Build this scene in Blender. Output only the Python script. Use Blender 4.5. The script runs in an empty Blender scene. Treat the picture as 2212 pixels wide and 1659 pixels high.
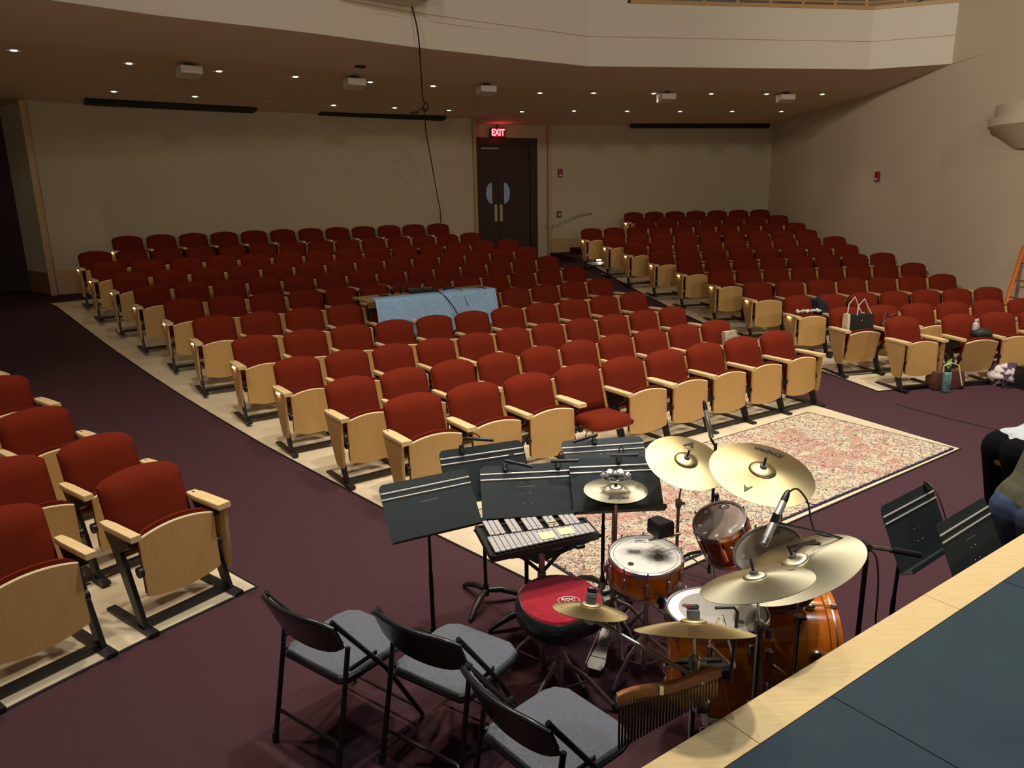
import bpy, math, random
from mathutils import Vector, Matrix, Quaternion
random.seed(7)
sc = bpy.context.scene
COL = sc.collection
R = math.radians

# ------------------------------------------------------------------ camera
CAM_H = 2.476
F_PX, IMG_W, IMG_H = 1605.0, 2212.0, 1659.0
_p, _r = R(14.26), R(-1.048)
FWD = Vector((0, math.cos(_p), -math.sin(_p)))
_right = Vector((1, 0, 0)); _up = _right.cross(FWD)
RGT = _right * math.cos(_r) + _up * math.sin(_r)
UPV = _up * math.cos(_r) - _right * math.sin(_r)
cam_d = bpy.data.cameras.new('camera'); cam_d.sensor_width = 36.0
cam_d.lens = F_PX / IMG_W * 36.0; cam_d.clip_start = 0.05; cam_d.clip_end = 200
cam = bpy.data.objects.new('camera', cam_d); COL.objects.link(cam)
m3 = Matrix((RGT, UPV, -FWD)).transposed()
cam.matrix_world = Matrix.Translation((0, 0, CAM_H)) @ m3.to_4x4()
sc.camera = cam

def at(px, py, d):
    """world point seen at a photo pixel, d metres along the view axis"""
    return Vector((0, 0, CAM_H)) + d * (FWD + (px - IMG_W / 2) / F_PX * RGT - (py - IMG_H / 2) / F_PX * UPV)
def atz(px, py, z):
    q = FWD + (px - IMG_W / 2) / F_PX * RGT - (py - IMG_H / 2) / F_PX * UPV
    return Vector((0, 0, CAM_H)) + q * ((z - CAM_H) / q.z)

# ------------------------------------------------------------------ world, exposure, house lights
world = bpy.data.worlds.new('world'); sc.world = world; world.use_nodes = True
bgn = world.node_tree.nodes['Background']
bgn.inputs[0].default_value = (1.0, 0.86, 0.72, 1); bgn.inputs[1].default_value = 0.055
sc.view_settings.view_transform = 'Standard'; sc.view_settings.look = 'None'
sc.view_settings.gamma = 1.0; sc.view_settings.use_curve_mapping = False
sc.view_settings.exposure = 0.0

def lamp(kind, name, loc, energy, color, size=0.3, target=None, spot=None, blend=0.6):
    d = bpy.data.lights.new(name, kind); d.energy = energy; d.color = color
    if kind == 'AREA': d.shape = 'DISK'; d.size = size
    elif kind == 'SPOT': d.shadow_soft_size = size; d.spot_size = R(spot or 90); d.spot_blend = blend
    else: d.shadow_soft_size = size
    o = bpy.data.objects.new(name, d); COL.objects.link(o); o.location = loc
    if target is not None:
        o.rotation_euler = (Vector(target) - Vector(loc)).to_track_quat('-Z', 'Y').to_euler()
    return o
WARM = (1.0, 0.80, 0.58); NEUT = (1.0, 0.90, 0.76); COOL = (0.80, 0.90, 1.0)
# recessed house lights in the high ceiling over the front of the hall
for i, (x, y, e) in enumerate([(-3.6, 4.6, 520), (-1.6, 6.2, 560), (1.4, 7.4, 520), (4.6, 8.4, 560), (1.0, 4.2, 700), (3.4, 6.0, 620), (6.6, 7.6, 700)]):
    lamp('SPOT', 'house_light', (x, y, 9.2), e * 1.85, NEUT if i != 0 else WARM, 0.22, (x + .1, y - .3, 0), 76, .9)
# work lights over the stage lip
for x, y, e in [(0.6, 1.0, 430), (2.8, 2.4, 330)]:
    lamp('SPOT', 'stage_light', (x, y, 7.5), e * .75, COOL, 0.18, (x - .1, y + 1.1, 0), 80, .8)

# all but the last: front lamps high over the stage, thrown at the hall and the balcony front
for x, y, e, tg in [(-2.5, -1.5, 380, (-3.0, 9, 5.6)), (2.0, -1.0, 500, (2.5, 11, 5.8)), (6.0, .5, 520, (7.0, 11, 5.4)), (-2.0, 2.0, 2900, (9.4, 10.6, 4.8))]:  # last lamp is an added one, only there to brighten the side wall
    lamp('SPOT', 'front_light', (x, y, 6.8), e, NEUT, 0.25, tg, 60 if x == -2.0 else 95, .9)

# unseen fill lamps behind the camera, added to brighten soffit and ceiling
for x, y, e in [(2.2, -3.2, 600), (-2.2, -3.0, 420)]:
    lamp('SPOT', 'ceiling_fill', (x, y, 3.4), e, WARM, 0.3, (x * .6, 14, 6.4), 80, 1.0)

# ------------------------------------------------------------------ mesh helpers
class MB:
    def __init__(s): s.v = []; s.f = []
    def add(s, vs, fs, M=None):
        n = len(s.v)
        s.v += [tuple(M @ Vector(v)) if M is not None else tuple(v) for v in vs]
        s.f += [tuple(i + n for i in f) for f in fs]; return s
    def box(s, c, d, M=None, bev=0.0):
        cx, cy, cz = c; x, y, z = d[0] / 2, d[1] / 2, d[2] / 2
        if bev <= 0:
            vs = [(cx + a * x, cy + b * y, cz + e * z) for a in (-1, 1) for b in (-1, 1) for e in (-1, 1)]
            return s.add(vs, [(0, 1, 3, 2), (4, 6, 7, 5), (0, 4, 5, 1), (2, 3, 7, 6), (0, 2, 6, 4), (1, 5, 7, 3)], M)
        b = min(bev, x * .95, y * .95, z * .95)
        rings = []
        for (zz, k) in ((-z, b), (-z + b, 0), (z - b, 0), (z, b)):
            X, Y = x - k, y - k
            c_ = b if k == 0 else b * .5
            rings.append([(cx + p[0], cy + p[1], cz + zz) for p in
                          ((X, -Y + c_), (X, Y - c_), (X - c_, Y), (-X + c_, Y), (-X, Y - c_), (-X, -Y + c_), (-X + c_, -Y), (X - c_, -Y))])
        return s.rings(rings, True, True, M)
    def rings(s, rings, cap0=True, cap1=True, M=None, closed=True):
        n = len(rings[0]); vs = [p for r in rings for p in r]; fs = []
        for i in range(len(rings) - 1):
            for j in range(n if closed else n - 1):
                k = (j + 1) % n
                fs.append((i * n + j, i * n + k, (i + 1) * n + k, (i + 1) * n + j))
        if cap0: fs.append(tuple(range(n - 1, -1, -1)))
        if cap1: fs.append(tuple((len(rings) - 1) * n + j for j in range(n)))
        return s.add(vs, fs, M)
    def cyl(s, a, b, r, r2=None, n=12, caps=True):
        a, b = Vector(a), Vector(b); r2 = r if r2 is None else r2
        t = (b - a).normalized(); u = t.orthogonal().normalized(); w = t.cross(u)
        def ring(c, q): return [tuple(c + q * (math.cos(2 * math.pi * k / n) * u + math.sin(2 * math.pi * k / n) * w)) for k in range(n)]
        return s.rings([ring(a, r), ring(b, r2)], caps, caps)
    def tube(s, pts, r, n=8, closed=False):
        P = [Vector(p) for p in pts]; L = len(P); rings = []; u = None
        for i in range(L):
            if closed: t = (P[(i + 1) % L] - P[i - 1])
            else: t = P[min(i + 1, L - 1)] - P[max(i - 1, 0)]
            t.normalize()
            u = t.orthogonal() if u is None else u - t * u.dot(t)
            u.normalize(); w = t.cross(u); q = r[i] if isinstance(r, (list, tuple)) else r
            rings.append([tuple(P[i] + q * (math.cos(2 * math.pi * k / n) * u + math.sin(2 * math.pi * k / n) * w)) for k in range(n)])
        if closed: rings.append(rings[0]); return s.rings(rings, False, False)
        return s.rings(rings, True, True)
    def lathe(s, prof, n=32, M=None, loop=False):
        rings = [[(max(r, 1e-4) * math.cos(2 * math.pi * k / n), max(r, 1e-4) * math.sin(2 * math.pi * k / n), z) for k in range(n)] for r, z in prof]
        if loop: return s.rings(rings + [rings[0]], False, False, M)
        return s.rings(rings, prof[0][0] > 0, prof[-1][0] > 0, M)
    def prism(s, poly, h0, h1, M=None):
        return s.rings([[(x, y, h0) for x, y in poly], [(x, y, h1) for x, y in poly]], True, True, M)
    def sphere(s, c, r, n=10, sc_=(1, 1, 1)):
        prof = [[(c[0] + sc_[0] * r * math.sin(math.pi * i / n) * math.cos(2 * math.pi * k / (2 * n)), c[1] + sc_[1] * r * math.sin(math.pi * i / n) * math.sin(2 * math.pi * k / (2 * n)), c[2] - sc_[2] * r * math.cos(math.pi * i / n)) for k in range(2 * n)] for i in range(1, n)]
        return s.rings(prof, True, True)
    def mesh(s, name, mat, sharp=38):
        me = bpy.data.meshes.new(name); me.from_pydata(s.v, [], s.f); me.validate()
        if mat: me.materials.append(mat)
        me.polygons.foreach_set('use_smooth', [True] * len(me.polygons))
        me.set_sharp_from_angle(angle=R(sharp)); me.update(); return me
    def build(s, name, mat, parent=None, sharp=38):
        return ob(name, s.mesh(name, mat, sharp), parent)
def ob(name, data, parent=None, loc=None, rot=None):
    o = bpy.data.objects.new(name, data); COL.objects.link(o)
    if parent is not None: o.parent = parent
    if loc is not None: o.location = loc
    if rot is not None: o.rotation_euler = rot
    return o
def tag(o, label, cat, group=None, kind=None):
    o['label'] = label; o['category'] = cat
    if group: o['group'] = group
    if kind: o['kind'] = kind
    return o
def thing(name, label, cat, loc=(0, 0, 0), rz=0.0, group=None, q=None):
    o = ob(name, None); o.empty_display_size = .1; o.location = loc
    if q is not None: o.rotation_mode = 'QUATERNION'; o.rotation_quaternion = q
    else: o.rotation_euler = (0, 0, rz)
    return tag(o, label, cat, group)
def struct(name, mb, mat, parent=None, sharp=38, label=None):
    o = mb.build(name, mat, parent, sharp)
    if parent is None: o['kind'] = 'structure'
    if label: o['label'] = label
    return o
def text(name, body, size, mat, parent, M, shear=0.0, bold=0.0):
    c = bpy.data.curves.new(name, 'FONT'); c.body = body; c.size = size; c.align_x = 'CENTER'; c.align_y = 'CENTER'
    c.shear = shear; c.extrude = 0.0004; c.offset = bold; c.resolution_u = 3
    t = bpy.data.objects.new(name, c); COL.objects.link(t)
    dg = bpy.context.evaluated_depsgraph_get(); me = bpy.data.meshes.new_from_object(t.evaluated_get(dg))
    bpy.data.objects.remove(t); me.materials.clear(); me.materials.append(mat); me.name = name
    me.transform(M)
    return ob(name, me, parent)

# ------------------------------------------------------------------ materials
MATS = {}
def mat(name, col, rough=.6, metal=0.0, noise=None, bump=None, spec=.5, coat=0.0, sheen=0.0, emit=None, coords='Object', trans=0.0):
    """noise=(scale,(col2),lo,hi[,stretch]); bump=(scale,strength)"""
    m = bpy.data.materials.new(name); m.use_nodes = True; nt = m.node_tree; N = nt.nodes; L = nt.links
    b = N['Principled BSDF']; b.inputs['Base Color'].default_value = (*col, 1); b.inputs['Roughness'].default_value = rough
    b.inputs['Metallic'].default_value = metal; b.inputs['Specular IOR Level'].default_value = spec
    b.inputs['Coat Weight'].default_value = coat; b.inputs['Sheen Weight'].default_value = sheen
    b.inputs['Transmission Weight'].default_value = trans
    if emit: b.inputs['Emission Color'].default_value = (*emit[0], 1); b.inputs['Emission Strength'].default_value = emit[1]
    tc = N.new('ShaderNodeTexCoord')
    if noise:
        mp = N.new('ShaderNodeMapping'); L.new(tc.outputs[coords], mp.inputs[0])
        mp.inputs['Scale'].default_value = noise[4] if len(noise) > 4 else (1, 1, 1)
        t = N.new('ShaderNodeTexNoise'); t.inputs['Scale'].default_value = noise[0]; t.inputs['Detail'].default_value = 5
        L.new(mp.outputs[0], t.inputs['Vector'])
        rp = N.new('ShaderNodeValToRGB'); rp.color_ramp.elements[0].position = noise[2]; rp.color_ramp.elements[1].position = noise[3]
        rp.color_ramp.elements[0].color = (*col, 1); rp.color_ramp.elements[1].color = (*noise[1], 1)
        L.new(t.outputs['Fac'], rp.inputs[0]); L.new(rp.outputs[0], b.inputs['Base Color'])
    if bump:
        t = N.new('ShaderNodeTexNoise'); t.inputs['Scale'].default_value = bump[0]; t.inputs['Detail'].default_value = 3
        L.new(tc.outputs[coords], t.inputs['Vector'])
        bp = N.new('ShaderNodeBump'); bp.inputs['Strength'].default_value = bump[1]; bp.inputs['Distance'].default_value = .004
        L.new(t.outputs['Fac'], bp.inputs['Height']); L.new(bp.outputs[0], b.inputs['Normal'])
    MATS[name] = m; return m
mat('carpet', (.046, .020, .026), .95, noise=(260, (.084, .039, .046), .35, .65), bump=(420, .6), spec=.1)
mat('carpet_edge', (.012, .009, .009), .8)
mat('concrete', (.54, .45, .30), .55, noise=(3.2, (.68, .58, .41), .3, .7), bump=(30, .08))
mat('fabric_red', (.118, .013, .005), .95, noise=(330, (.185, .025, .011), .35, .65), bump=(420, .6), spec=.06)
mat('wood', (.57, .335, .112), .45, noise=(5, (.62, .38, .14), .3, .7, (14, 14, .8)), coat=.1)
mat('wood_edge', (.92, .76, .48), .40)
mat('wood_arm', (.78, .57, .28), .38, noise=(7, (.84, .64, .34), .3, .7, (14, .9, 14)), coat=.2)
mat('wood_dark', (.20, .085, .028), .45, noise=(7, (.28, .13, .045), .3, .7, (12, 12, 1)))
mat('wood_trim', (.42, .25, .10), .5, noise=(6, (.52, .33, .15), .3, .7, (14, 14, .8)))
mat('black_metal', (.010, .010, .011), .42)
mat('black_plastic', (.012, .012, .013), .35)
mat('black_matte', (.006, .006, .006), .9, spec=.1)
mat('rubber', (.010, .010, .010), .75)
mat('chrome', (.72, .72, .74), .28, 1.0)
mat('chrome_dark', (.42, .41, .40), .38, 1.0)
mat('steel', (.45, .44, .42), .32, 1.0)
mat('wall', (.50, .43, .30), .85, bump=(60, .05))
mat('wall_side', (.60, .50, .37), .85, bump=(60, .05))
mat('fascia', (.68, .63, .54), .8, bump=(50, .04))
mat('soffit', (.66, .51, .41), .9)
mat('ceiling_paint', (.68, .52, .36), .9)
mat('white_box', (.60, .54, .46), .7)
mat('door_brown', (.032, .010, .009), .5)
mat('slot_black', (.004, .005, .006), .8)
mat('lamp_glow', (1, .9, .75), .5, emit=((1.0, .86, .66), 14.0))
mat('lamp_off', (.50, .40, .30), .4)
mat('step_glow', (1, .95, .8), .5, emit=((1.0, .93, .72), 16.0))
mat('aisle_glow', (1, .7, .4), .5, emit=((1.0, .66, .36), 30.0))
mat('exit_red', (.6, .0, .02), .5, emit=((1.0, .02, .06), 5.0))
mat('exit_white', (1, .3, .3), .5, emit=((1.0, .16, .20), 4.0))
mat('red_box', (.20, .010, .010), .4)
mat('white_paint', (.75, .72, .68), .5)
mat('glass_dim', (.10, .12, .15), .15, spec=.8, emit=((.45, .52, .62), .09))
mat('brass', (.58, .46, .24), .42, 1.0)
mat('brass_pale', (.74, .70, .52), .42, 1.0)
mat('stage_black', (.021, .041, .056), .7, noise=(5, (.027, .050, .066), .3, .7), spec=.3)
mat('stage_wood', (.70, .50, .23), .40, noise=(5, (.80, .61, .31), .25, .75, (2, 16, 16)))
mat('desk', (.024, .032, .032), .5, metal=.0, spec=.3)
mat('desk_ridge', (.62, .59, .53), .35, metal=.5)  # pale colour carries the reflection on the embossed desk lines
mat('chair_fabric', (.085, .092, .112), .9, noise=(260, (.16, .17, .20), .35, .65), bump=(300, .4), spec=.15)
mat('chair_black', (.012, .013, .015), .28)
mat('throne_red', (.26, .002, .012), .9, noise=(30, (.36, .005, .022), .3, .7), sheen=.4, spec=.1)
mat('vinyl', (.010, .013, .015), .28)
mat('shell_amber', (.55, .115, .005), .16, noise=(3, (.74, .23, .016), .25, .75, (1, 1, 9)), coat=.8)
mat('shell_red', (.20, .022, .004), .12, noise=(3, (.30, .055, .008), .25, .75, (1, 1, 9)), coat=.8)
mat('head_white', (.72, .70, .64), .5)
mat('head_clear', (.24, .17, .125), .6, noise=(9, (.31, .235, .185), .35, .7))
mat('head_grey', (.36, .335, .295), .6, noise=(8, (.44, .42, .38), .35, .7))
mat('head_floor', (.42, .40, .345), .4, noise=(8, (.48, .46, .40), .35, .7))
mat('ring_white', (.82, .85, .90), .5)
mat('ink', (.010, .009, .008), .6)
mat('ink_grey', (.10, .095, .085), .6)
mat('tape_white', (.80, .78, .72), .6)
mat('mic_silver', (.46, .44, .40), .35, .6)
mat('bar_metal', (.62, .59, .58), .38, .3)
mat('note_yellow', (.82, .78, .42), .7)
mat('note_orange', (.80, .50, .10), .7)
mat('glock_black', (.012, .011, .010), .5)
mat('board_dark', (.060, .050, .040), .6)
mat('chime', (.30, .21, .10), .3, 1.0)
mat('chime_bar', (.36, .13, .035), .3, coat=.4)
mat('red_bit', (.45, .03, .05), .5)
mat('felt', (.15, .16, .17), .95)
mat('blanket', (.30, .43, .60), .9)
mat('denim', (.018, .034, .080), .9, noise=(12, (.045, .075, .15), .3, .7), bump=(200, .3))
mat('cloth_olive', (.060, .058, .030), .9, noise=(12, (.095, .088, .050), .3, .7))
mat('cloth_black', (.006, .006, .007), .95, spec=.05)
mat('cloth_white', (.45, .48, .50), .9, noise=(7, (.16, .18, .20), .52, .68))
mat('skin', (.45, .24, .15), .6)
mat('hair', (.03, .018, .012), .6)
mat('navy_cloth', (.010, .012, .022), .95)
mat('tote_black', (.010, .010, .010), .6)
mat('cream', (.72, .62, .42), .7)
mat('leather', (.12, .045, .035), .5)
mat('teal', (.07, .22, .24), .45, noise=(40, (.22, .36, .36), .45, .6))
mat('leaf', (.16, .30, .04), .6)
mat('bag_pattern', (.05, .02, .06), .8, noise=(9, (.70, .60, .60), .47, .55))
mat('paper', (.74, .70, .62), .7)
mat('parcel', (.36, .31, .20), .7, noise=(20, (.50, .44, .32), .4, .6))
mat('ladder_orange', (.55, .14, .02), .5)
mat('balcony_seat', (.60, .25, .12), .6)
mat('table_wood', (.30, .20, .10), .5)
mat('blue_gear', (.02, .02, .07), .5)

def add_rings(m, scale, strength):
    nt = m.node_tree; N = nt.nodes; L = nt.links; tc = N.new('ShaderNodeTexCoord')
    w = N.new('ShaderNodeTexWave'); w.wave_type = 'RINGS'; w.rings_direction = 'Z'; w.inputs['Scale'].default_value = scale; w.inputs['Distortion'].default_value = .6
    w.inputs['Detail'].default_value = 2; w.inputs['Detail Scale'].default_value = .4
    L.new(tc.outputs['Object'], w.inputs['Vector'])
    bp = N.new('ShaderNodeBump'); bp.inputs['Strength'].default_value = strength; bp.inputs['Distance'].default_value = .001
    L.new(w.outputs['Fac'], bp.inputs['Height']); b = N['Principled BSDF']; L.new(bp.outputs[0], b.inputs['Normal'])
    b.inputs['Anisotropic'].default_value = .72
    tg = N.new('ShaderNodeTangent'); tg.direction_type = 'RADIAL'; tg.axis = 'Z'; L.new(tg.outputs[0], b.inputs['Tangent'])
add_rings(MATS['brass'], 90, .10)
add_rings(MATS['brass_pale'], 80, .08)
def scuffs(m):
    nt = m.node_tree; N = nt.nodes; L = nt.links; b = N['Principled BSDF']; src = b.inputs['Base Color'].links[0].from_socket; tc = N.new('ShaderNodeTexCoord')
    for sc_, rot, lo, hi in (((9, 60, 9), .5, .69, .74), ((30, 7, 9), -.3, .71, .75), ((3, 3, 3), 0, .66, .8)):
        mp = N.new('ShaderNodeMapping'); mp.inputs['Scale'].default_value = sc_; mp.inputs['Rotation'].default_value = (0, 0, R(35) + rot); L.new(tc.outputs['Object'], mp.inputs[0])
        t = N.new('ShaderNodeTexNoise'); t.inputs['Scale'].default_value = 1.6; t.inputs['Detail'].default_value = 4; L.new(mp.outputs[0], t.inputs['Vector'])
        r_ = N.new('ShaderNodeValToRGB'); r_.color_ramp.elements[0].position = lo; r_.color_ramp.elements[1].position = hi; L.new(t.outputs['Fac'], r_.inputs[0])
        x = N.new('ShaderNodeMix'); x.data_type = 'RGBA'; L.new(r_.outputs[0], x.inputs[0]); L.new(src, x.inputs[6]); x.inputs[7].default_value = (.16, .10, .045, 1); src = x.outputs[2]
    L.new(src, b.inputs['Base Color'])
scuffs(MATS['stage_wood'])

def rug_material(seed):
    m = bpy.data.materials.new('rug_pile'); m.use_nodes = True; nt = m.node_tree; N = nt.nodes; L = nt.links; b = N['Principled BSDF']
    b.inputs['Roughness'].default_value = .95; b.inputs['Specular IOR Level'].default_value = .1
    tc = N.new('ShaderNodeTexCoord'); mp = N.new('ShaderNodeMapping'); L.new(tc.outputs['Object'], mp.inputs[0]); mp.inputs['Location'].default_value = (seed, seed * .7, 0)
    def noise(scale, det, dist): 
        t = N.new('ShaderNodeTexNoise'); t.inputs['Scale'].default_value = scale; t.inputs['Detail'].default_value = det; t.inputs['Distortion'].default_value = dist
        L.new(mp.outputs[0], t.inputs['Vector']); return t.outputs['Fac']
    def ramp(src, *el):
        r = N.new('ShaderNodeValToRGB'); r.color_ramp.interpolation = 'LINEAR'
        while len(r.color_ramp.elements) < len(el): r.color_ramp.elements.new(.5)
        for e, (p, c) in zip(r.color_ramp.elements, el): e.position = p; e.color = (*c, 1)
        L.new(src, r.inputs[0]); return r.outputs[0]
    def mix(fac, a, c):
        x = N.new('ShaderNodeMix'); x.data_type = 'RGBA'; L.new(fac, x.inputs[0]); 
        for s_, i in ((a, 6), (c, 7)):
            if isinstance(s_, tuple): x.inputs[i].default_value = (*s_, 1)
            else: L.new(s_, x.inputs[i])
        return x.outputs[2]
    def math_(op, a, c):
        x = N.new('ShaderNodeMath'); x.operation = op
        for s_, i in ((a, 0), (c, 1)):
            if isinstance(s_, (int, float)): x.inputs[i].default_value = s_
            elif s_ is not None: L.new(s_, x.inputs[i])
        return x.outputs[0]
    W_, K_ = (1, 1, 1), (0, 0, 0)
    base = (.66, .56, .40)
    c = mix(ramp(noise(13, 3, 1.5), (.56, K_), (.62, W_)), base, (.33, .33, .27))
    # rose and orange flowers, densest round the medallion
    sp = N.new('ShaderNodeSeparateXYZ'); L.new(tc.outputs['Object'], sp.inputs[0])
    ax = math_('ABSOLUTE', sp.outputs[0], None); ay = math_('ABSOLUTE', sp.outputs[1], None)
    dist = math_('ADD', math_('MULTIPLY', ax, .75), ay)
    big = math_('SUBTRACT', noise(4.2, 2, .8), math_('MULTIPLY', dist, .16))
    c = mix(ramp(math_('ADD', big, math_('MULTIPLY', noise(38, 3, 1.0), .55)), (.66, K_), (.74, W_)), c, (.55, .33, .25))
    c = mix(ramp(noise(21, 3, 1.0), (.63, K_), (.67, W_)), c, (.42, .08, .12))
    c = mix(ramp(noise(31, 3, 2.2), (.545, K_), (.585, W_)), c, (.10, .075, .065))
    c = mix(ramp(noise(44, 2, 2.0), (.58, K_), (.62, W_)), c, (.26, .21, .17))
    c = mix(ramp(noise(24, 2, 3.0), (.63, K_), (.67, W_)), c, (.03, .03, .07))
    ex = math_('MAXIMUM', math_('SUBTRACT', ax, 1.145 - .055), math_('SUBTRACT', ay, .80 - .055))
    edge = math_('GREATER_THAN', math_('ADD', ex, math_('MULTIPLY', noise(40, 3, 1), .05)), .060)
    c = mix(edge, c, (.035, .032, .055))
    L.new(c, b.inputs['Base Color'])
    bp = N.new('ShaderNodeBump'); bp.inputs['Strength'].default_value = .3; L.new(noise(300, 2, 0), bp.inputs['Height']); L.new(bp.outputs[0], b.inputs['Normal'])
    return m

# ------------------------------------------------------------------ the hall: floor raked round a centre on the stage
OX, OY = 8.73, -4.27
GR = [0, 13.9, 15, 16, 17, 18, 19, 20, 21, 22, 23, 60]
GZ = [0, 0, .04, .08, .15, .23, .33, .445, .575, .72, .865, .865]
def rake(r):
    for i in range(len(GR) - 1):
        if r <= GR[i + 1]: return GZ[i] + (GZ[i + 1] - GZ[i]) * (r - GR[i]) / (GR[i + 1] - GR[i])
    return GZ[-1]
def pol(r, th, dz=0.0, z=None):
    return (OX + r * math.cos(R(th)), OY + r * math.sin(R(th)), (rake(r) if z is None else z) + dz)
def polar_patch(rs, ths, dz, thick=0.0):
    mb = MB(); n = len(ths)
    mb.v = [pol(r, t, dz) for r in rs for t in ths]
    mb.f = [(i * n + j + 1, i * n + j, (i + 1) * n + j, (i + 1) * n + j + 1) for i in range(len(rs) - 1) for j in range(n - 1)]
    return mb
def lin(a, b, n): return [a + (b - a) * i / (n - 1) for i in range(n)]
RS = [13.9 + .25 * i for i in range(38)]
fl = polar_patch([1, 5, 9, 12] + RS + [26, 32], lin(40, 185, 59), 0.0)
struct('floor', fl, MATS['carpet'], label='dark purple carpet of the aisles and front floor')
# bare concrete under the seat blocks
def patch(name, rs, t0, t1, label, dz=.006):
    return struct(name, polar_patch(rs, lin(t0, t1, 25), dz), MATS['concrete'], label=label)
rr = [r for r in RS if 13.9 <= r <= 22.9] + [23.3]
cm = MB()
# middle block: bounded by two aisles and a straight front edge parallel to the stage
A_, B_ = Vector((.45, 4.07)), Vector((4.36, 6.84))
tl, tr = 134.65, 112.1
nr = 26
left = [Vector((.45, 4.07)).lerp(Vector(pol(13.9, tl)[:2]), i / 5) for i in range(5)] + [Vector(pol(r, tl)[:2]) for r in rr]
right = [Vector((4.36, 6.84)).lerp(Vector(pol(13.9, tr)[:2]), i / 5) for i in range(5)] + [Vector(pol(r, tr)[:2]) for r in rr]
for i in range(len(left)):
    for j in range(nr):
        u = j / (nr - 1)
        if i < 5:
            p = left[i].lerp(right[i], u)
            q = Vector(pol(13.9, tl + (tr - tl) * u)[:2]); p0 = A_.lerp(B_, u); p = p0.lerp(q, i / 5)
        else: p = Vector(pol(rr[i - 5], tl + (tr - tl) * u)[:2])
        cm.v.append((p.x, p.y, rake(math.hypot(p.x - OX, p.y - OY)) + .006))
cm.f = [(i * nr + j, i * nr + j + 1, (i + 1) * nr + j + 1, (i + 1) * nr + j) for i in range(len(left) - 1) for j in range(nr - 1)]
struct('floor_concrete', cm, MATS['concrete'], label='pale concrete under the middle seat block')
patch('floor_concrete', rr, 107.3, 84, 'pale concrete under the seat block by the side wall')
cw = MB(); cw.v = [pol(13.9, 107.3, .007), pol(14.35, 107.3, .007), pol(13.9, 106.7, .008), pol(13.9, 84, .006)]
patch('floor_concrete', [13.58, 13.75] + rr, 140.2, 172, 'pale concrete under the seat block beside the folding chairs')
def edge_strip(pts, w=.018, h=.016):
    mb = MB(); mb.tube([(p[0], p[1], p[2] + .004) for p in pts], w / 2, 6); return mb
struct('trim_1', edge_strip([pol(r, tl) for r in reversed(rr)] + [(.45, 4.07, 0), (4.36, 6.84, 0)] + [pol(r, tr) for r in rr]), MATS['carpet_edge'])
struct('trim_2', edge_strip([pol(r, 107.3) for r in reversed(rr)] + [pol(13.9, t) for t in lin(107, 84, 12)]), MATS['carpet_edge'])
struct('trim_3', edge_strip([pol(r, 140.2) for r in reversed([13.58] + rr)] + [pol(13.58, t) for t in lin(141, 172, 14)]), MATS['carpet_edge'])
struct('trim_4', edge_strip([(4.53, 8.44, -.002), (4.81, 7.82, -.002), (5.07, 7.42, -.002), (5.5, 6.7, -.002)], .016), MATS['carpet_edge'], label='carpet seam')
# rear risers
def riser(name, r0, r1, t0, t1, z, m, z0=.8):
    mb = MB(); ts = lin(t0, t1, 15)
    a = [pol(r0, t, z=z) for t in ts] + [pol(r1, t, z=z) for t in reversed(ts)]
    b = [pol(r0, t, z=z0) for t in ts] + [pol(r1, t, z=z0) for t in reversed(ts)]
    mb.rings([b, a], False, True); return struct(name, mb, MATS[m])
riser('floor_riser', 23.36, 25.3, 115.0, 132.3, 1.02, 'concrete')
riser('floor_riser', 23.3, 26.5, 84, 104.2, 1.0, 'concrete')
riser('floor_riser', 24.2, 26.5, 84, 104.3, 1.13, 'concrete', .9)
riser('floor_step', 23.55, 26.5, 104.3, 107.6, .98, 'carpet')
riser('floor_step', 24.3, 26.5, 104.35, 106.3, 1.10, 'carpet', .9)

# ------------------------------------------------------------------ walls, ceiling under the balcony, fascia
def wall(name, a, b, z0, z1, m, th=.12, label=None):
    a, b = Vector(a), Vector(b); t = (b - a).normalized(); n = Vector((-t.y, t.x)) * th
    mb = MB(); poly = [a, b, b + n, a + n]; mb.prism([tuple(p) for p in poly], z0, z1)
    return struct(name, mb, MATS[m], label=label)
WL0, WL1 = (-8.30, 13.54), (-.78, 18.29)
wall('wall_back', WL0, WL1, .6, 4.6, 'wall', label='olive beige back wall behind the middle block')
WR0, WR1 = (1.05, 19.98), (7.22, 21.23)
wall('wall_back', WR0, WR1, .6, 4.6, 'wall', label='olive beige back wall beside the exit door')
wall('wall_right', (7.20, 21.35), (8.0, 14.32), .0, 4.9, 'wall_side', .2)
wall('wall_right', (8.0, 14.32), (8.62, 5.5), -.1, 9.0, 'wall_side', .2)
wall('wall_right', (7.2, 21.4), (8.0, 14.34), 4.9, 9.0, 'wall_side', .2)
def strip(name, p, z0, z1, w, d, m, rz):
    mb = MB(); mb.box((0, 0, (z0 + z1) / 2), (w, d, z1 - z0), bev=.004); o = struct(name, mb, MATS[m]); o.location = (p[0], p[1], 0); o.rotation_euler = (0, 0, rz); return o
ang = math.atan2(18.29 - 13.54, -.78 + 8.30)
strip('trim_5', (-8.27, 13.50), .86, 4.2, .10, .14, 'wood_trim', ang)
strip('trim_6', (-.80, 18.27), .86, 4.2, .07, .14, 'wood_trim', ang)
strip('trim_7', (1.06, 19.95), .86, 4.2, .08, .12, 'wood_trim', R(11.5))
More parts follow.
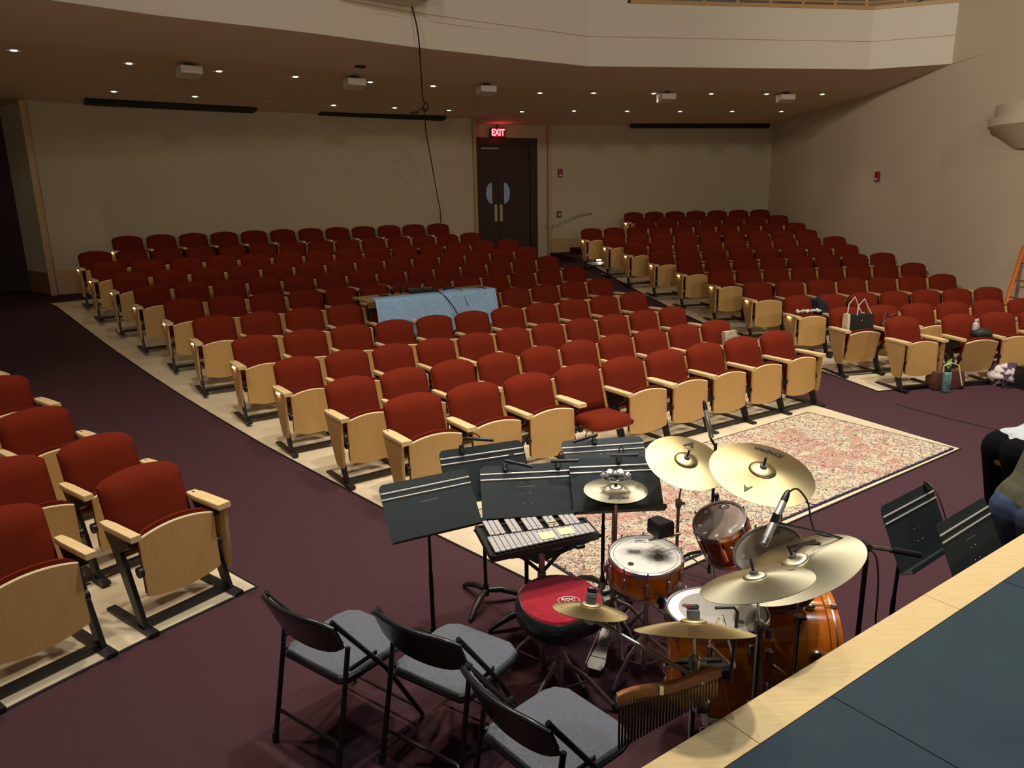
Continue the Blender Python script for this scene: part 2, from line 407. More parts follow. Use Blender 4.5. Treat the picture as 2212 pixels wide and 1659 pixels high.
# lobby door recess at the far left
wall('wall_left', (-9.19, 14.30), (-8.32, 13.62), .6, 4.3, 'wall')
wall('wall_left', (-14.0, 13.2), (-9.9, 14.2), .6, 4.4, 'wall')
wall('baseboard_left', (-9.17, 14.26), (-8.36, 13.60), .86, 1.25, 'wood_dark', .05)
d2 = MB(); d2.prism([(-10.4, 14.15), (-9.15, 14.35), (-9.15, 14.42), (-10.4, 14.22)], .86, 4.1); struct('door_2', d2, MATS['door_brown'])
def wainscot(name, a, b, off, z0, z1, m='wood_trim'):
    a, b = Vector(a), Vector(b); t = (b - a).normalized(); n = Vector((t.y, -t.x)) * off
    mb = MB(); mb.prism([tuple(q) for q in (a, b, b + n, a + n)], z0, z1); return struct(name, mb, MATS[m])
wainscot('baseboard_back', (1.12, 19.99), (3.6, 20.5), .025, .86, 1.34)
wainscot('baseboard_back', (-8.2, 13.60), (-.9, 18.21), .025, .86, 1.30)
# exit doors
DN = Vector((-.43, .903, 0)).normalized(); DT = Vector((DN.y, -DN.x, 0))
D0 = Vector((-.80, 19.2, 0))
def dpt(u, z, off=0.0): p = D0 + DT * u - DN * off; return Vector((p.x, p.y, z))
def dbox(mb, u0, u1, z0, z1, o0, o1):
    a, b, c, d = dpt(u0, 0, o0), dpt(u1, 0, o0), dpt(u1, 0, o1), dpt(u0, 0, o1)
    mb.prism([(q.x, q.y) for q in (a, b, c, d)], z0, z1); return mb
mb = MB(); dbox(mb, -.25, 1.95, 3.86, 4.6, .0, -.1); struct('wall_back', mb, MATS['wall'], label='wall above the exit doors')
a = dpt(1.70, 0, -.05); mb = MB(); mb.prism([(a.x, a.y), (1.12, 20.0), (1.2, 20.1), (a.x + .1, a.y + .15)], .8, 4.6); struct('wall_back', mb, MATS['wall'], label='side of the exit door recess')
dr = ob('door_1', None); dr['kind'] = 'structure'; dr['label'] = 'dark brown double exit doors with half-round windows'
mb = MB(); dbox(mb, -.2, 1.70, 3.70, 3.87, .04, -.1); dbox(mb, 1.50, 1.70, .86, 3.70, .04, -.1); dbox(mb, -.2, .02, .86, 3.70, .04, -.1); mb.build('frame', MATS['door_brown'], dr)
for k, (u0, u1) in enumerate(((.03, .585), (.595, 1.49))):
    leaf = dbox(MB(), u0, u1, .88, 3.70, .0, -.05).build('door_leaf', MATS['door_brown'], dr)
    s = -1 if k == 0 else 1
    uc = .42 if k == 0 else .76
    pts = [(uc, 2.27)] + [(uc + s * .16 * math.cos(R(a)), 2.53 + .26 * math.sin(R(a))) for a in lin(-80, 80, 14)] + [(uc, 2.79)]
    g_ = MB(); front = [tuple(dpt(u, z, .012)) for u, z in pts]; back = [tuple(dpt(u, z, -.004)) for u, z in pts]
    g_.rings([back, front], True, True); g_.build('window_pane', MATS['glass_dim'], leaf)
    dbox(MB(), (.48, .555)[0] if k == 0 else .625, .555 if k == 0 else .705, 1.83, 2.25, .014, .0).build('push_plate', MATS['steel'], leaf)
dbox(MB(), .14, .62, 3.60, 3.625, .03, .0).build('door_closer', MATS['steel'], dr)
# ceiling under the balcony: sloping soffit and main ceiling
FA = [(-8.2, 5.2), (-6.2, 7.5), (-4.92, 8.90), (-4.17, 9.62), (-2.66, 10.73), (-1.32, 11.90), (.05, 12.89), (1.41, 13.84), (4.22, 14.34), (6.72, 14.77), (8.02, 14.30)]
CR = [(-9.0, 6.6), (-7.4, 8.4), (-6.14, 9.81), (-4.57, 10.97), (-3.6, 11.75), (-2.57, 12.52), (.05, 14.84), (1.56, 15.23), (3.71, 15.64), (6.3, 16.08), (7.8, 16.34)]
BK = [(-14, 12), (-12, 13.4), (-9.5, 14.6), (-8.0, 13.95), (-5.5, 15.5), (-3.0, 17.1), (-.3, 19.6), (1.4, 20.4), (3.8, 21.0), (6.2, 21.4), (7.5, 21.5)]
def smooth_poly(P, k):
    out = []
    for i in range(len(P) - 1):
        p0, p1, p2, p3 = (Vector(P[max(i - 1, 0)]), Vector(P[i]), Vector(P[i + 1]), Vector(P[min(i + 2, len(P) - 1)]))
        for j in range(k):
            t = j / k
            out.append(.5 * ((2 * p1) + (p2 - p0) * t + (2 * p0 - 5 * p1 + 4 * p2 - p3) * t * t + (3 * p1 - p0 - 3 * p2 + p3) * t ** 3))
    out.append(Vector(P[-1])); return out
FAs = smooth_poly(FA[:8], 5) + [Vector(p) for p in FA[8:]]
mb = MB(); mb.v = [(p[0], p[1], 4.62) for p in FA] + [(p[0], p[1], 4.42) for p in CR]; n = len(FA)
mb.f = [(i, n + i, n + i + 1, i + 1) for i in range(n - 1)]; struct('ceiling_soffit', mb, MATS['soffit'], sharp=60)
mb = MB(); mb.v = [(p[0], p[1], 4.42) for p in CR] + [(p[0], p[1], 4.17) for p in BK]
mb.f = [(i, n + i, n + i + 1, i + 1) for i in range(n - 1)]; struct('ceiling', mb, MATS['ceiling_paint'], sharp=60)
def band(P, z0, z1, off0=0.0, th=.12):
    mb = MB(); out = []; inn = []
    for i, p in enumerate(P):
        t = (P[min(i + 1, len(P) - 1)] - P[max(i - 1, 0)]).normalized(); nn = Vector((-t.y, t.x))
        out.append(p + nn * (-off0)); inn.append(p + nn * th)
    k = len(P)
    mb.v = [(p.x, p.y, z) for z in (z0, z1) for p in out] + [(p.x, p.y, z) for z in (z0, z1) for p in inn]
    for i in range(k - 1):
        mb.f += [(i, i + 1, k + i + 1, k + i), (2 * k + i + 1, 2 * k + i, 3 * k + i, 3 * k + i + 1), (k + i, k + i + 1, 3 * k + i + 1, 3 * k + i), (i + 1, i, 2 * k + i, 2 * k + i + 1)]
    return mb
struct('wall_balcony', band(FAs, 4.62, 5.085), MATS['fascia'], sharp=12, label='lower pale band of the curved balcony front')
struct('wall_balcony', band(FAs, 5.10, 5.63), MATS['fascia'], sharp=12, label='upper pale band of the curved balcony front')
struct('wall_balcony', band(FAs, 5.08, 5.11, -.02), MATS['soffit'], sharp=12, label='shadow groove along the balcony front')
LO = [p for p in FAs if p.x > 2.0]
LO = [Vector((2.15, 13.97))] + LO
struct('trim_8', band(LO, 5.63, 5.69, .02, .16), MATS['wood_trim'], sharp=12)
mb = MB(); mb.v = [(p[0], p[1], 5.0) for p in FA] + [(p[0] - .5, p[1] + 7, 5.0) for p in FA]; mb.f = [(i, i + 1, n + i + 1, n + i) for i in range(n - 1)]
struct('floor_balcony', mb, MATS['carpet'])
mb = MB(); mb.v = [(2.15, 13.98, 5.0), (-8, 7, 5.0), (-8, 7, 7.5), (2.15, 13.98, 7.5), (2.15, 14.2, 5.0), (-8, 7.3, 5.0), (-8, 7.3, 7.5), (2.15, 14.2, 7.5)]
# high parapet of the balcony left of the railing gap
HI = [p for p in FAs if p.x <= 2.0] + [Vector((2.1, 13.96))]
struct('wall_balcony', band(HI, 5.63, 6.6), MATS['fascia'], sharp=12, label='tall pale upper balcony front')
rail = thing('balcony_railing', 'brass coloured balcony railing above the pale balcony front', 'railing', (0, 0, 0))
for z in (5.76, 5.96): MB().tube([(p.x, p.y + .06, z) for p in LO], .02, 8).build('rail', MATS['wood_trim'], rail)
for u in range(10):
    x = 2.25 + u * .62
    def on(x):
        for i in range(len(LO) - 1):
            if LO[i].x <= x <= LO[i + 1].x: return LO[i].y + (LO[i + 1].y - LO[i].y) * (x - LO[i].x) / (LO[i + 1].x - LO[i].x)
        return LO[-1].y
    MB().box((x, on(x) + .06, 5.83), (.05, .03, .28)).build('post', MATS['wood_trim'], rail)
for k in range(8):
    x = 2.7 + k * .55
    mb = MB(); mb.prism([(-.25, 0), (.25, 0), (.25, .30), (.16, .36), (0, .385), (-.16, .36), (-.25, .30)], 0, .08, Matrix.Translation((x, 14.85 + .17 * (x - 2.7), 5.50)) @ Matrix.Rotation(R(90), 4, 'X'))
    o = mb.build('balcony_chair', MATS['balcony_seat'])
    tag(o, 'orange balcony seat back glimpsed behind the brass coloured railing', 'chair', 'balcony seats behind the railing')
    o.data.transform(Matrix.Translation((0, 0, -.5))); o.location.z = 0
# right side pod hanging on the wall
pod = MB(); c0 = (8.95, 12.1)
ring = lambda r, z: [(c0[0] + r * math.cos(R(a)), c0[1] + r * math.sin(R(a)), z) for a in lin(90, 270, 15)]
pod.rings([ring(.9, 3.05), ring(1.22, 3.35), ring(1.30, 3.40), ring(1.30, 3.52), ring(1.22, 3.52), ring(1.22, 3.72)], True, True, closed=False)
struct('wall_pod', pod, MATS['wall_side'], label='curved ledge on the side wall')
mb = MB(); mb.tube([(7.99, 14.3, 4.62), (8.1, 12.96, 4.67), (8.27, 11.5, 4.72)], .012, 5); struct('trim_9', mb, MATS['soffit'])
# black air slots where ceiling meets wall
for pts in ([(-7.19, 13.52, 4.245), (-4.82, 15.24, 4.235), (-5.04, 15.62, 4.205), (-7.43, 13.90, 4.215)], [(-3.78, 16.08, 4.235), (-1.36, 17.57, 4.225), (-1.51, 17.95, 4.2), (-3.98, 16.42, 4.205)], [(3.16, 20.15, 4.20), (7.0, 20.85, 4.19), (7.05, 21.1, 4.17), (3.2, 20.36, 4.18)]):
    mb = MB(); mb.rings([[(x, y, z - .07) for x, y, z in pts], [(x, y, z + .02) for x, y, z in pts]], True, True); struct('trim_10', mb, MATS['slot_black'], label='black air slot in the ceiling edge')

# ------------------------------------------------------------------ the stage in the foreground
EV = Vector((.8205, .5717, 0)); NV = Vector((-.5717, .8205, 0))
def sp(s, d, z): p = EV * s + NV * d; return (p.x, p.y, z)
stg = ob('stage', None); stg['kind'] = 'structure'; stg['label'] = 'black stage floor with a pale wooden lip'
mb = MB(); mb.rings([[sp(s, d, z) for s, d in ((-5, -5), (9, -5), (9, 1.235), (-5, 1.235))] for z in (0, .875)], True, True); mb.build('stage_body', MATS['black_matte'], stg)
js = [-4.46, -3.24, -2.02, -.80, .42, 1.641, 2.86, 4.08, 5.30, 6.5, 7.7]
for a, b in zip(js[:-1], js[1:]):
    mb = MB(); mb.rings([[sp(s, d, z) for s, d in ((a + .0015, 1.116), (b - .0015, 1.116), (b - .0015, 1.2526), (a + .0015, 1.2526))] for z in (.86, .9)], True, True)
    mb.build('edge_board', MATS['stage_wood'], stg)
ss = [.786 + 1.22 * k for k in range(-4, 6)]
for a, b in zip(ss[:-1], ss[1:]):
    for d0, d1 in ((-1.33, 1.113), (-3.78, -1.334)):
        mb = MB(); mb.rings([[sp(s, d, z) for s, d in ((a + .002, d0), (b - .002, d0), (b - .002, d1), (a + .002, d1))] for z in (.86, .899)], True, True)
        mb.build('floor_panel', MATS['stage_black'], stg)

# ------------------------------------------------------------------ theatre seats
def grid_cushion(hw, zb, top, front, back, nu=12, nv=8, zbot=None):
    """closed cushion: x half width, top(u) height, front/back(u,v,z) -> y"""
    mb = MB(); us = lin(-1, 1, nu); vs = lin(0, 1, nv); F_, B_ = [], []
    for v in vs:
        for u in us:
            z0 = zb if zbot is None else zbot(u); z = z0 + (top(u) - z0) * v
            F_.append((u * hw, front(u, v, z), z)); B_.append((u * hw, back(u, v, z), z))
    k = nu * nv; mb.v = F_ + B_
    for i in range(nv - 1):
        for j in range(nu - 1):
            a = i * nu + j
            mb.f += [(a, a + 1, a + nu + 1, a + nu), (k + a + 1, k + a, k + a + nu, k + a + nu + 1)]
    for j in range(nu - 1):
        t = (nv - 1) * nu + j
        mb.f += [(t, t + 1, k + t + 1, k + t), (j + 1, j, k + j, k + j + 1)]
    for i in range(nv - 1):
        a = i * nu; b = a + nu - 1
        mb.f += [(a, a + nu, k + a + nu, k + a), (b + nu, b, k + b, k + b + nu)]
    return mb
rec = lambda z: (.86 - z) * .30
pf = lambda u, v: (1 - abs(u) ** 9) * (1 - abs(2 * v - 1) ** 11)
btop = lambda u: .862 - .044 * u * u - .020 * abs(u) ** 14
ME = {}
ME['backrest'] = grid_cushion(.252, .40, btop, lambda u, v, z: -(rec(z) + .008 + .055 * pf(u, v)), lambda u, v, z: -(rec(z) - .030 + .012 * (1 - pf(u, v)) * 0)).mesh('backrest', MATS['fabric_red'], 50)
ME['back_panel'] = grid_cushion(.246, .36, lambda u: btop(u) - .012, lambda u, v, z: -(rec(z) - .028), lambda u, v, z: -(rec(z) - .048), 10, 3).mesh('back_panel', MATS['wood'])
# seat, built tipped up round its hinge (hinge at 0.38 forward, 0.38 high)
stop = lambda u: .222 - .040 * u * u
sbot = lambda u: -.212 + .036 * u * u
ME['seat'] = grid_cushion(.232, -.2, lambda u: .252 - .038 * u * u - .02 * abs(u) ** 10, lambda u, v, z: -.012, lambda u, v, z: .012 + .075 * pf(u, v), zbot=lambda u: -.200 + .036 * u * u).mesh('seat', MATS['fabric_red'], 50)
ME['seat_panel'] = grid_cushion(.236, -.2, stop, lambda u, v, z: -.030, lambda u, v, z: -.013, 12, 3, zbot=sbot).mesh('seat_panel', MATS['wood'], 30)
em = MB(); em.tube([(u * .234, -.0215, stop(u) + .0005) for u in lin(-1, 1, 13)], .0085, 5); ME['panel_edge'] = em.mesh('panel_edge', MATS['wood_edge'])
def arm(w):
    mb = MB(); out = [(-w / 2 * .72, .0), (w / 2 * .72, .0), (w / 2, -.09), (w / 2, -.38), (-w / 2, -.38), (-w / 2, -.09)]
    ring = lambda k, z: [(x * k, y if y > -.1 else y, z) for x, y in out]
    mb.rings([ring(.9, .588), ring(1, .595), ring(1, .617), ring(.93, .624)], True, True, Matrix.Translation((0, -.085, 0))); return mb
ME['armrest'] = arm(.062).mesh('armrest', MATS['wood_arm']); ME['armrest_wide'] = arm(.088).mesh('armrest', MATS['wood_arm'])
hm = MB(); hm.lathe([(.011, 0), (.011, .002)], 10, Matrix.Translation((0, -.12, .6235)) @ Matrix.Diagonal((1, .7, 1, 1))); ME['row_plate'] = hm.mesh('row_plate', MATS['ink'])
YZ = Matrix(((0, 0, 1, 0), (-1, 0, 0, 0), (0, 1, 0, 0), (0, 0, 0, 1)))   # (fwd, z, x) -> local
st = MB(); st.prism([(.10, .588), (.38, .588), (.385, .53), (.27, .47), (.435, .02), (.365, .02), (.175, .46)], -.014, .014, YZ); ME['leg'] = st.mesh('leg', MATS['black_metal'])
ft = MB(); ft.box((0, -.26, .012), (.055, .52, .024)); ME['foot'] = ft.mesh('foot', MATS['black_metal'])
fb = MB(); fb.box((0, -.385, .034), (.53, .045, .03)); ME['floor_bar'] = fb.mesh('floor_bar', MATS['black_metal'])
hg = MB(); hg.cyl((-.012, -.385, .36), (.012, -.385, .36), .034, n=14); ME['hinge'] = hg.mesh('hinge', MATS['black_plastic'])
epoly = [(.10, .588), (.43, .588), (.425, .20), (.405, .165), (.30, .165), (.27, .20)]
ep = MB(); ep.prism(epoly, -.012, .012, YZ); ME['end_panel'] = ep.mesh('end_panel', MATS['wood'])
al = MB(); al.box((0, -.27, .5865), (.014, .07, .003)); ME['aisle_light'] = al.mesh('aisle_light', MATS['aisle_glow'])
ORD = ['first', 'second', 'third', 'fourth', 'fifth', 'sixth', 'seventh', 'eighth', 'ninth', 'tenth', 'eleventh', 'twelfth', 'thirteenth', 'fourteenth', 'fifteenth']
def seat(x, y, z, face, label, group, lend=False, rend=False, rarm=False, fold=0.0, glow=False, wide=False, pitch=.57):
    """face = direction the chair looks, radians"""
    t = thing('theatre_seat', label, 'seat', (x, y, z), face + math.pi / 2, group)
    t.scale = (min(max((pitch - .012) / .565, .9), 1.06), 1, 1)
    b = ob('backrest', ME['backrest'], t); ob('back_panel', ME['back_panel'], b)
    s = ob('seat', ME['seat'], t, (0, -.38, .38), (fold - R(2.5), 0, 0)); p = ob('seat_panel', ME['seat_panel'], s); ob('panel_edge', ME['panel_edge'], s)
    ob('hinge', ME['hinge'], t, (-.249, 0, 0)); ob('hinge', ME['hinge'], t, (.249, 0, 0)); ob('floor_bar', ME['floor_bar'], t)
    sides = [-1] + ([1] if rarm else [])
    for sd in sides:
        end = (sd < 0 and lend) or (sd > 0 and rend)
        a = ob('armrest', ME['armrest_wide' if (end or wide) else 'armrest'], t, (sd * .28, 0, 0))
        ob('leg', ME['leg'], t, (sd * .28, 0, 0)); ob('foot', ME['foot'], t, (sd * .28, 0, 0))
        if end:
            ob('row_plate', ME['row_plate'], a)
            ob('end_panel', ME['end_panel'], t, (sd * .304, 0, 0))
            if glow: ob('aisle_light', ME['aisle_light'], t, (sd * .3245, 0, 0))
    return t
def arc_row(thetas, r_end, r_mid):
    n = len(thetas); c = (thetas[0] + thetas[-1]) / 2; h = abs(thetas[0] - thetas[-1]) / 2 or 1; P = []
    for t in thetas:
        u = (t - c) / h; r = r_mid + (r_end - r_mid) * u * u; P.append((OX + r * math.cos(R(t)), OY + r * math.sin(R(t)), r))
    F = []
    for i in range(n):
        a, b = P[max(i - 1, 0)], P[min(i + 1, n - 1)]
        F.append(math.atan2(b[1] - a[1], b[0] - a[0]) - math.pi / 2 if n > 1 else R(thetas[0]) + math.pi)
    global PITCH
    PITCH = math.dist(P[0][:2], P[1][:2]) if n > 1 else .57
    return [(p[0], p[1], p[2], f) for p, f in zip(P, F)]
ROWW = ['front'] + ORD[1:]
SEATS = {}
CB = [(132.87, 113.47, 9, 14.08, 13.91), (133.27, 114.36, 10, 14.9, 14.76), (133.25, 114.1, 11, 15.91, 15.73), (132.98, 113.8, 11, 17.02, 16.82), (132.92, 113.49, 12, 18.19, 17.93),
      (132.8, 113.22, 13, 19.26, 19.01), (133.0, 113.29, 14, 20.25, 20.07), (132.96, 113.38, 14, 21.2, 20.97), (133.11, 113.49, 14, 22.02, 21.87), (133.0, 114.78, 14, 22.85, 22.71), (130.98, 115.63, 12, 23.95, 23.95)]
for i, (t0, t1, n, re, rm) in enumerate(CB):
    for j, (x, y, r, f) in enumerate(arc_row(lin(t0, t1, n), re, rm)):
        if i == 4 and j in (5, 6): continue            # wholly hidden under the draped table
        z = 1.02 if i == 10 else rake(r)
        lab = 'red tip-up theatre seat, middle block, %s row from stage, %s from exit-door aisle' % (ROWW[i], ORD[n - 1 - j])
        if i == 0 and j == 3: lab = 'red theatre seat with its seat folded down, front row of the middle block'
        SEATS['C', i, j] = seat(x, y, z, f, lab, 'theatre seats of the middle block', j == 0, j == n - 1, j == n - 1 or (i == 4 and j in (4, 7)), R(90) if (i == 0 and j == 3) else 0.0, glow=(j == 0 and i >= 2), wide=(i == 0 and j in (1, 3, 5)), pitch=PITCH)
RBt = [([105.08], 14.22, 14.22), ([101.7, 99.4, 97.1, 94.8], 14.17, 14.16), (lin(105.93, 95.05, 6), 15.0, 14.97), (lin(106.0, 94.32, 7), 16.0, 15.95), (lin(105.74, 94.26, 7), 17.17, 17.1), (lin(105.8, 93.74, 8), 18.29, 18.25),
       (lin(105.93, 93.76, 8), 19.34, 19.28), (lin(106.27, 94.54, 8), 20.27, 20.24), (lin(106.64, 93.99, 9), 21.18, 21.14), (lin(106.97, 94.71, 9), 22.0, 22.0), (lin(107.41, 94.4, 10), 22.84, 22.84), (lin(102.93, 94.38, 7), 23.88, 23.9), (lin(102.93, 94.78, 7), 24.62, 24.66)]
rn = 0
for i, (ths, re, rm) in enumerate(RBt):
    n = len(ths); row = max(i - 1, 0)
    for j, (x, y, r, f) in enumerate(arc_row(ths, re, rm)):
        z = 1.0 if i == 11 else 1.13 if i == 12 else rake(r)
        k = j + (1 if i == 1 else 0)
        lab = 'red tip-up theatre seat, ladder-side block, %s row from stage, %s from exit-door aisle' % (ROWW[row], ORD[k])
        if i == 0: lab = 'single red theatre seat with two wooden ends, front row of the ladder-side block'
        fold = {(1, 0): R(14), (2, 0): R(14), (2, 1): R(40)}.get((i, j), 0.0)
        SEATS['R', i, j] = seat(x, y, z, f, lab, 'theatre seats of the ladder-side block', j == 0 and i != 1, i == 0, j == n - 1, fold, glow=(j == 0 and i >= 3), pitch=PITCH)
LB = [([142.0, 145.33, 147.7], 14.08), ([141.65, 143.9, 146.1], 14.87), ([141.75, 143.85], 15.87), ([141.35, 143.4], 17.0), ([141.3, 143.2], 18.2)]
for i, (ths, r0) in enumerate(LB):
    ths = ths[::-1]; n = len(ths)
    for j, (x, y, r, f) in enumerate(arc_row(ths, r0, r0)):
        lab = 'red tip-up theatre seat, block nearest the folding chairs, %s row, %s from the aisle' % (ROWW[i], ORD[n - 1 - j])
        SEATS['L', i, j] = seat(x, y, rake(r), f, lab, 'theatre seats nearest the folding chairs', False, j == n - 1, j == n - 1 or (i == 0 and j == n - 2), pitch=min(PITCH, .585))

# ------------------------------------------------------------------ helpers for things
def qz(n, spin=0.0):
    return Vector((0, 0, 1)).rotation_difference(Vector(n).normalized()) @ Quaternion((0, 0, 1), spin)
def Tm(x, y, z, rx=0, ry=0, rz=0):
    return Matrix.Translation((x, y, z)) @ Matrix.Rotation(rz, 4, 'Z') @ Matrix.Rotation(ry, 4, 'Y') @ Matrix.Rotation(rx, 4, 'X')
def circle(r, z, n=24, a0=0): return [(r * math.cos(2 * math.pi * k / n + a0), r * math.sin(2 * math.pi * k / n + a0), z) for k in range(n)]
def tripod(t, h_top, r_pole, spread, h_join, m, legm=None, rz=0.0, foot=True, h_low=.06, rl=.011):
    legm = legm or m
    MB().cyl((0, 0, h_low), (0, 0, h_top), r_pole, n=14).build('pole', MATS[m], t)
    MB().cyl((0, 0, h_join - .03), (0, 0, h_join + .03), r_pole * 1.5, n=14).build('collar', MATS[m], t)
    for k in range(3):
        a = rz + k * 2 * math.pi / 3; c, s_ = math.cos(a), math.sin(a)
        lg = MB().tube([(c * r_pole, s_ * r_pole, h_join), (c * spread * .45, s_ * spread * .45, h_join * .72), (c * spread, s_ * spread, .018)], rl, 8).build('leg', MATS[legm], t)
        MB().cyl((c * spread * .5, s_ * spread * .5, h_join * .64), (0, 0, h_low + .02), .005, n=6).build('brace', MATS[legm], t)
        if foot: MB().cyl((c * spread * .93, s_ * spread * .93, .042), (c * spread * 1.02, s_ * spread * 1.02, .014), .015, n=10).build('rubber_foot', MATS['rubber'], lg)

# ------------------------------------------------------------------ rugs
AXX = Vector((3.70, 2.58)).normalized(); YAW = math.atan2(AXX.y, AXX.x)
C0 = Vector((.56, 4.22)); CY = Vector((-AXX.y, AXX.x))
for k, lab in enumerate(('faded floral rug with rose medallion under the drum kit', 'faded floral rug with rose medallion reaching the aisle corner')):
    c = C0 + AXX * (1.135 + 2.27 * k) + CY * .805
    mb = MB(); mb.box((0, 0, .005), (2.29, 1.60, .010), bev=.004)
    o = mb.build('area_rug', rug_material(3.3 + 5.1 * k)); o.location = (c.x, c.y, .008 + .001 * k); o.rotation_euler = (0, 0, YAW)
    tag(o, lab, 'rug', 'floral rugs laid end to end')

# ------------------------------------------------------------------ music stands
def desk_basis(yaw, tilt):
    cx = Vector((math.cos(yaw), math.sin(yaw), 0)); bk = Vector((-math.sin(yaw), math.cos(yaw), 0))
    v = Vector((0, 0, 1)) * math.cos(tilt) + bk * math.sin(tilt); return cx, v, cx.cross(v)   # third = toward reader
def music_stand(c, yaw, tilt, label, base=None, rz=.3, logo=True, w=.508, h=.318):
    c = Vector(c); cx, v, nn = desk_basis(yaw, tilt)
    bx = (c - nn * .07).xy if base is None else Vector(base)
    z0 = 0.014 if -.45 * 1 < 9 else 0
    t = thing('music_stand', label, 'music stand', (bx.x, bx.y, .0), 0.0, 'black music stands')
    M = Matrix((cx, v, nn)).transposed().to_4x4(); M.translation = c - Vector((bx.x, bx.y, 0))
    rr_ = .03; P = []
    for sx, sy, a0 in ((1, 1, 0), (-1, 1, 90)):
        for a in lin(a0, a0 + 90, 5): P.append((sx * (w / 2 - rr_) + rr_ * math.cos(R(a)), h / 2 - rr_ + rr_ * math.sin(R(a))))
    P += [(-w / 2, -h / 2), (w / 2, -h / 2)]
    dk = MB().prism(P, -.0025, .0, M).build('desk', MATS['desk'], t)
    for y in (h / 2 - .050, h / 2 - .084):
        MB().cyl(M @ Vector((-w / 2 + .001, y, .001)), M @ Vector((w / 2 - .001, y, .001)), .0046, n=8).build('ridge', MATS['desk_ridge'], dk)
    mb = MB(); mb.box((0, -h / 2, .030), (w, .003, .062), M); mb.box((0, -h / 2 + .010, .061), (w, .022, .003), M); mb.build('ledge', MATS['desk'], dk)
    for (rx_, ry_) in ((-.022, .055), (.022, .055), (-.022, -.01), (.022, -.01), (-.022, -.07), (.022, -.07)):
        mb = MB(); mb.lathe([(.003, 0), (.0022, .0015)], 8, M @ Matrix.Translation((rx_, ry_, .0))); mb.build('rivet', MATS['steel'], dk)
    if logo: MB().box((0, .028, .0003), (.10, .006, .0006), M).build('stamp', MATS['ink_grey'], dk)
    mb = MB(); mb.box((0, 0, -.022), (.07, .10, .03), M, .006); mb.build('tilt_head', MATS['black_metal'], t)
    top = M @ Vector((0, -.02, -.04))
    MB().tube([(0, 0, .07), (0, 0, top.z * .55)], .0125, 12).build('lower_pole', MATS['black_metal'], t)
    MB().tube([(0, 0, top.z * .5), (top.x * .2, top.y * .2, top.z * .9), top], .0095, 12).build('upper_pole', MATS['black_metal'], t)
    MB().lathe([(.020, .05), (.020, .10), (.016, .13)], 14).build('socket', MATS['black_metal'], t)
    for k in range(3):
        a = rz + k * 2 * math.pi / 3; cc, s_ = math.cos(a), math.sin(a)
        MB().tube([(0, 0, .085), (cc * .09, s_ * .09, .082), (cc * .18, s_ * .18, .050), (cc * .245, s_ * .245, .013)], [.017, .021, .019, .012], 10).build('leg', MATS['black_metal'], t)
    return M, Vector((bx.x, bx.y, 0))
STANDS = {}
for key, c, yw, tl_, lab, rz, bs in [
    ('a', (-.441, 3.664, .891), 27.6, 37, 'black music stand with bare desk beside the grey folding chairs', .5, None),
    ('b', (.070, 3.877, .870), 5, 38.8, 'black music stand with two clip lights standing behind the glockenspiel', 1.4, None),
    ('c', (-.160, 4.02, .935), 21, 30, 'dark shaded music stand with raised clip light behind two others', .15, (-.186, 4.19)),
    ('d', (.573, 3.90, .892), 4, 38, 'black music stand behind the hi-hat cymbals', .9, None),
    ('e', (.556, 4.20, .915), 8, 45, 'rearmost black music stand showing only its ridged top edge', .2, None),
    ('f', (1.945, 3.31, .89), 37, 24, 'black music stand with an empty ledge on the purple carpet by the stage', .6, None),
    ('g', (2.117, 3.14, .875), 37, 25, 'black music stand in front of the person in jeans', .1, None)]:
    STANDS[key] = music_stand(c, R(yw), R(tl_), lab, bs, rz, key in 'abg')
def clip_light(key, u, goose, bar_dir, label, bar_len=.155, on_top=True):
    """clip on the top edge of a desk at u (along its width); goose = end of gooseneck in desk frame"""
    M, b = STANDS[key]; W_ = Matrix.Translation(b) @ M
    t = thing('stand_light', label, 'clip light', W_ @ Vector((u, .159, 0)), 0, 'clip lights on the music stands')
    o = t.location; Q = lambda x, y, z: (W_ @ Vector((u + x, .159 + y, z))) - o
    m_ = MB(); A = Q(0, -.03, 0) 
    m_.box((0, -.012, .012), (.026, .055, .016), Matrix.Translation(-o) @ W_ @ Matrix.Translation((u, .159, 0)), .004)
    m_.build('clip', MATS['black_plastic'], t)
    g0 = Q(0, .01, .018); g1 = Q(*goose); mid = (Vector(g0) + Vector(g1)) / 2 + Vector((0, 0, .075)); pts = []
    for k in lin(0, 1, 11): pts.append((1 - k) ** 2 * Vector(g0) + 2 * k * (1 - k) * (mid + Vector((0, 0, .02))) + k * k * Vector(g1))
    MB().tube(pts, .0032, 8).build('gooseneck', MATS['black_plastic'], t)
    bd = Vector(bar_dir).normalized(); g1 = Vector(g1)
    hd = MB().tube([g1 - bd * bar_len / 2 + Vector((0, 0, -.01)), g1 + bd * bar_len / 2 + Vector((0, 0, -.01))], .0105, 10).build('light_bar', MATS['black_plastic'], t)
clip_light('c', -.12, (.11, .035, .05), (1, .1, -.12), 'clip light arched over the shaded music stand')
clip_light('b', -.11, (.075, -.005, .06), (1, -.1, -.22), 'clip light tilted across the stand behind the glockenspiel')
clip_light('b', .19, (.03, -.01, .085), (1, 0, .0), 'level clip light on the stand behind the glockenspiel')
clip_light('e', -.05, (-.06, -.005, .05), (1, .2, .22), 'clip light slanting across the rearmost music stand')
clip_light('d', .03, (.02, -.005, .08), (1, 0, 0), 'level clip light on the stand behind the hi-hat')
clip_light('f', .18, (-.06, -.22, .08), (.3, .3, 1), 'small clip light hanging low before the stand by the stage', .05)

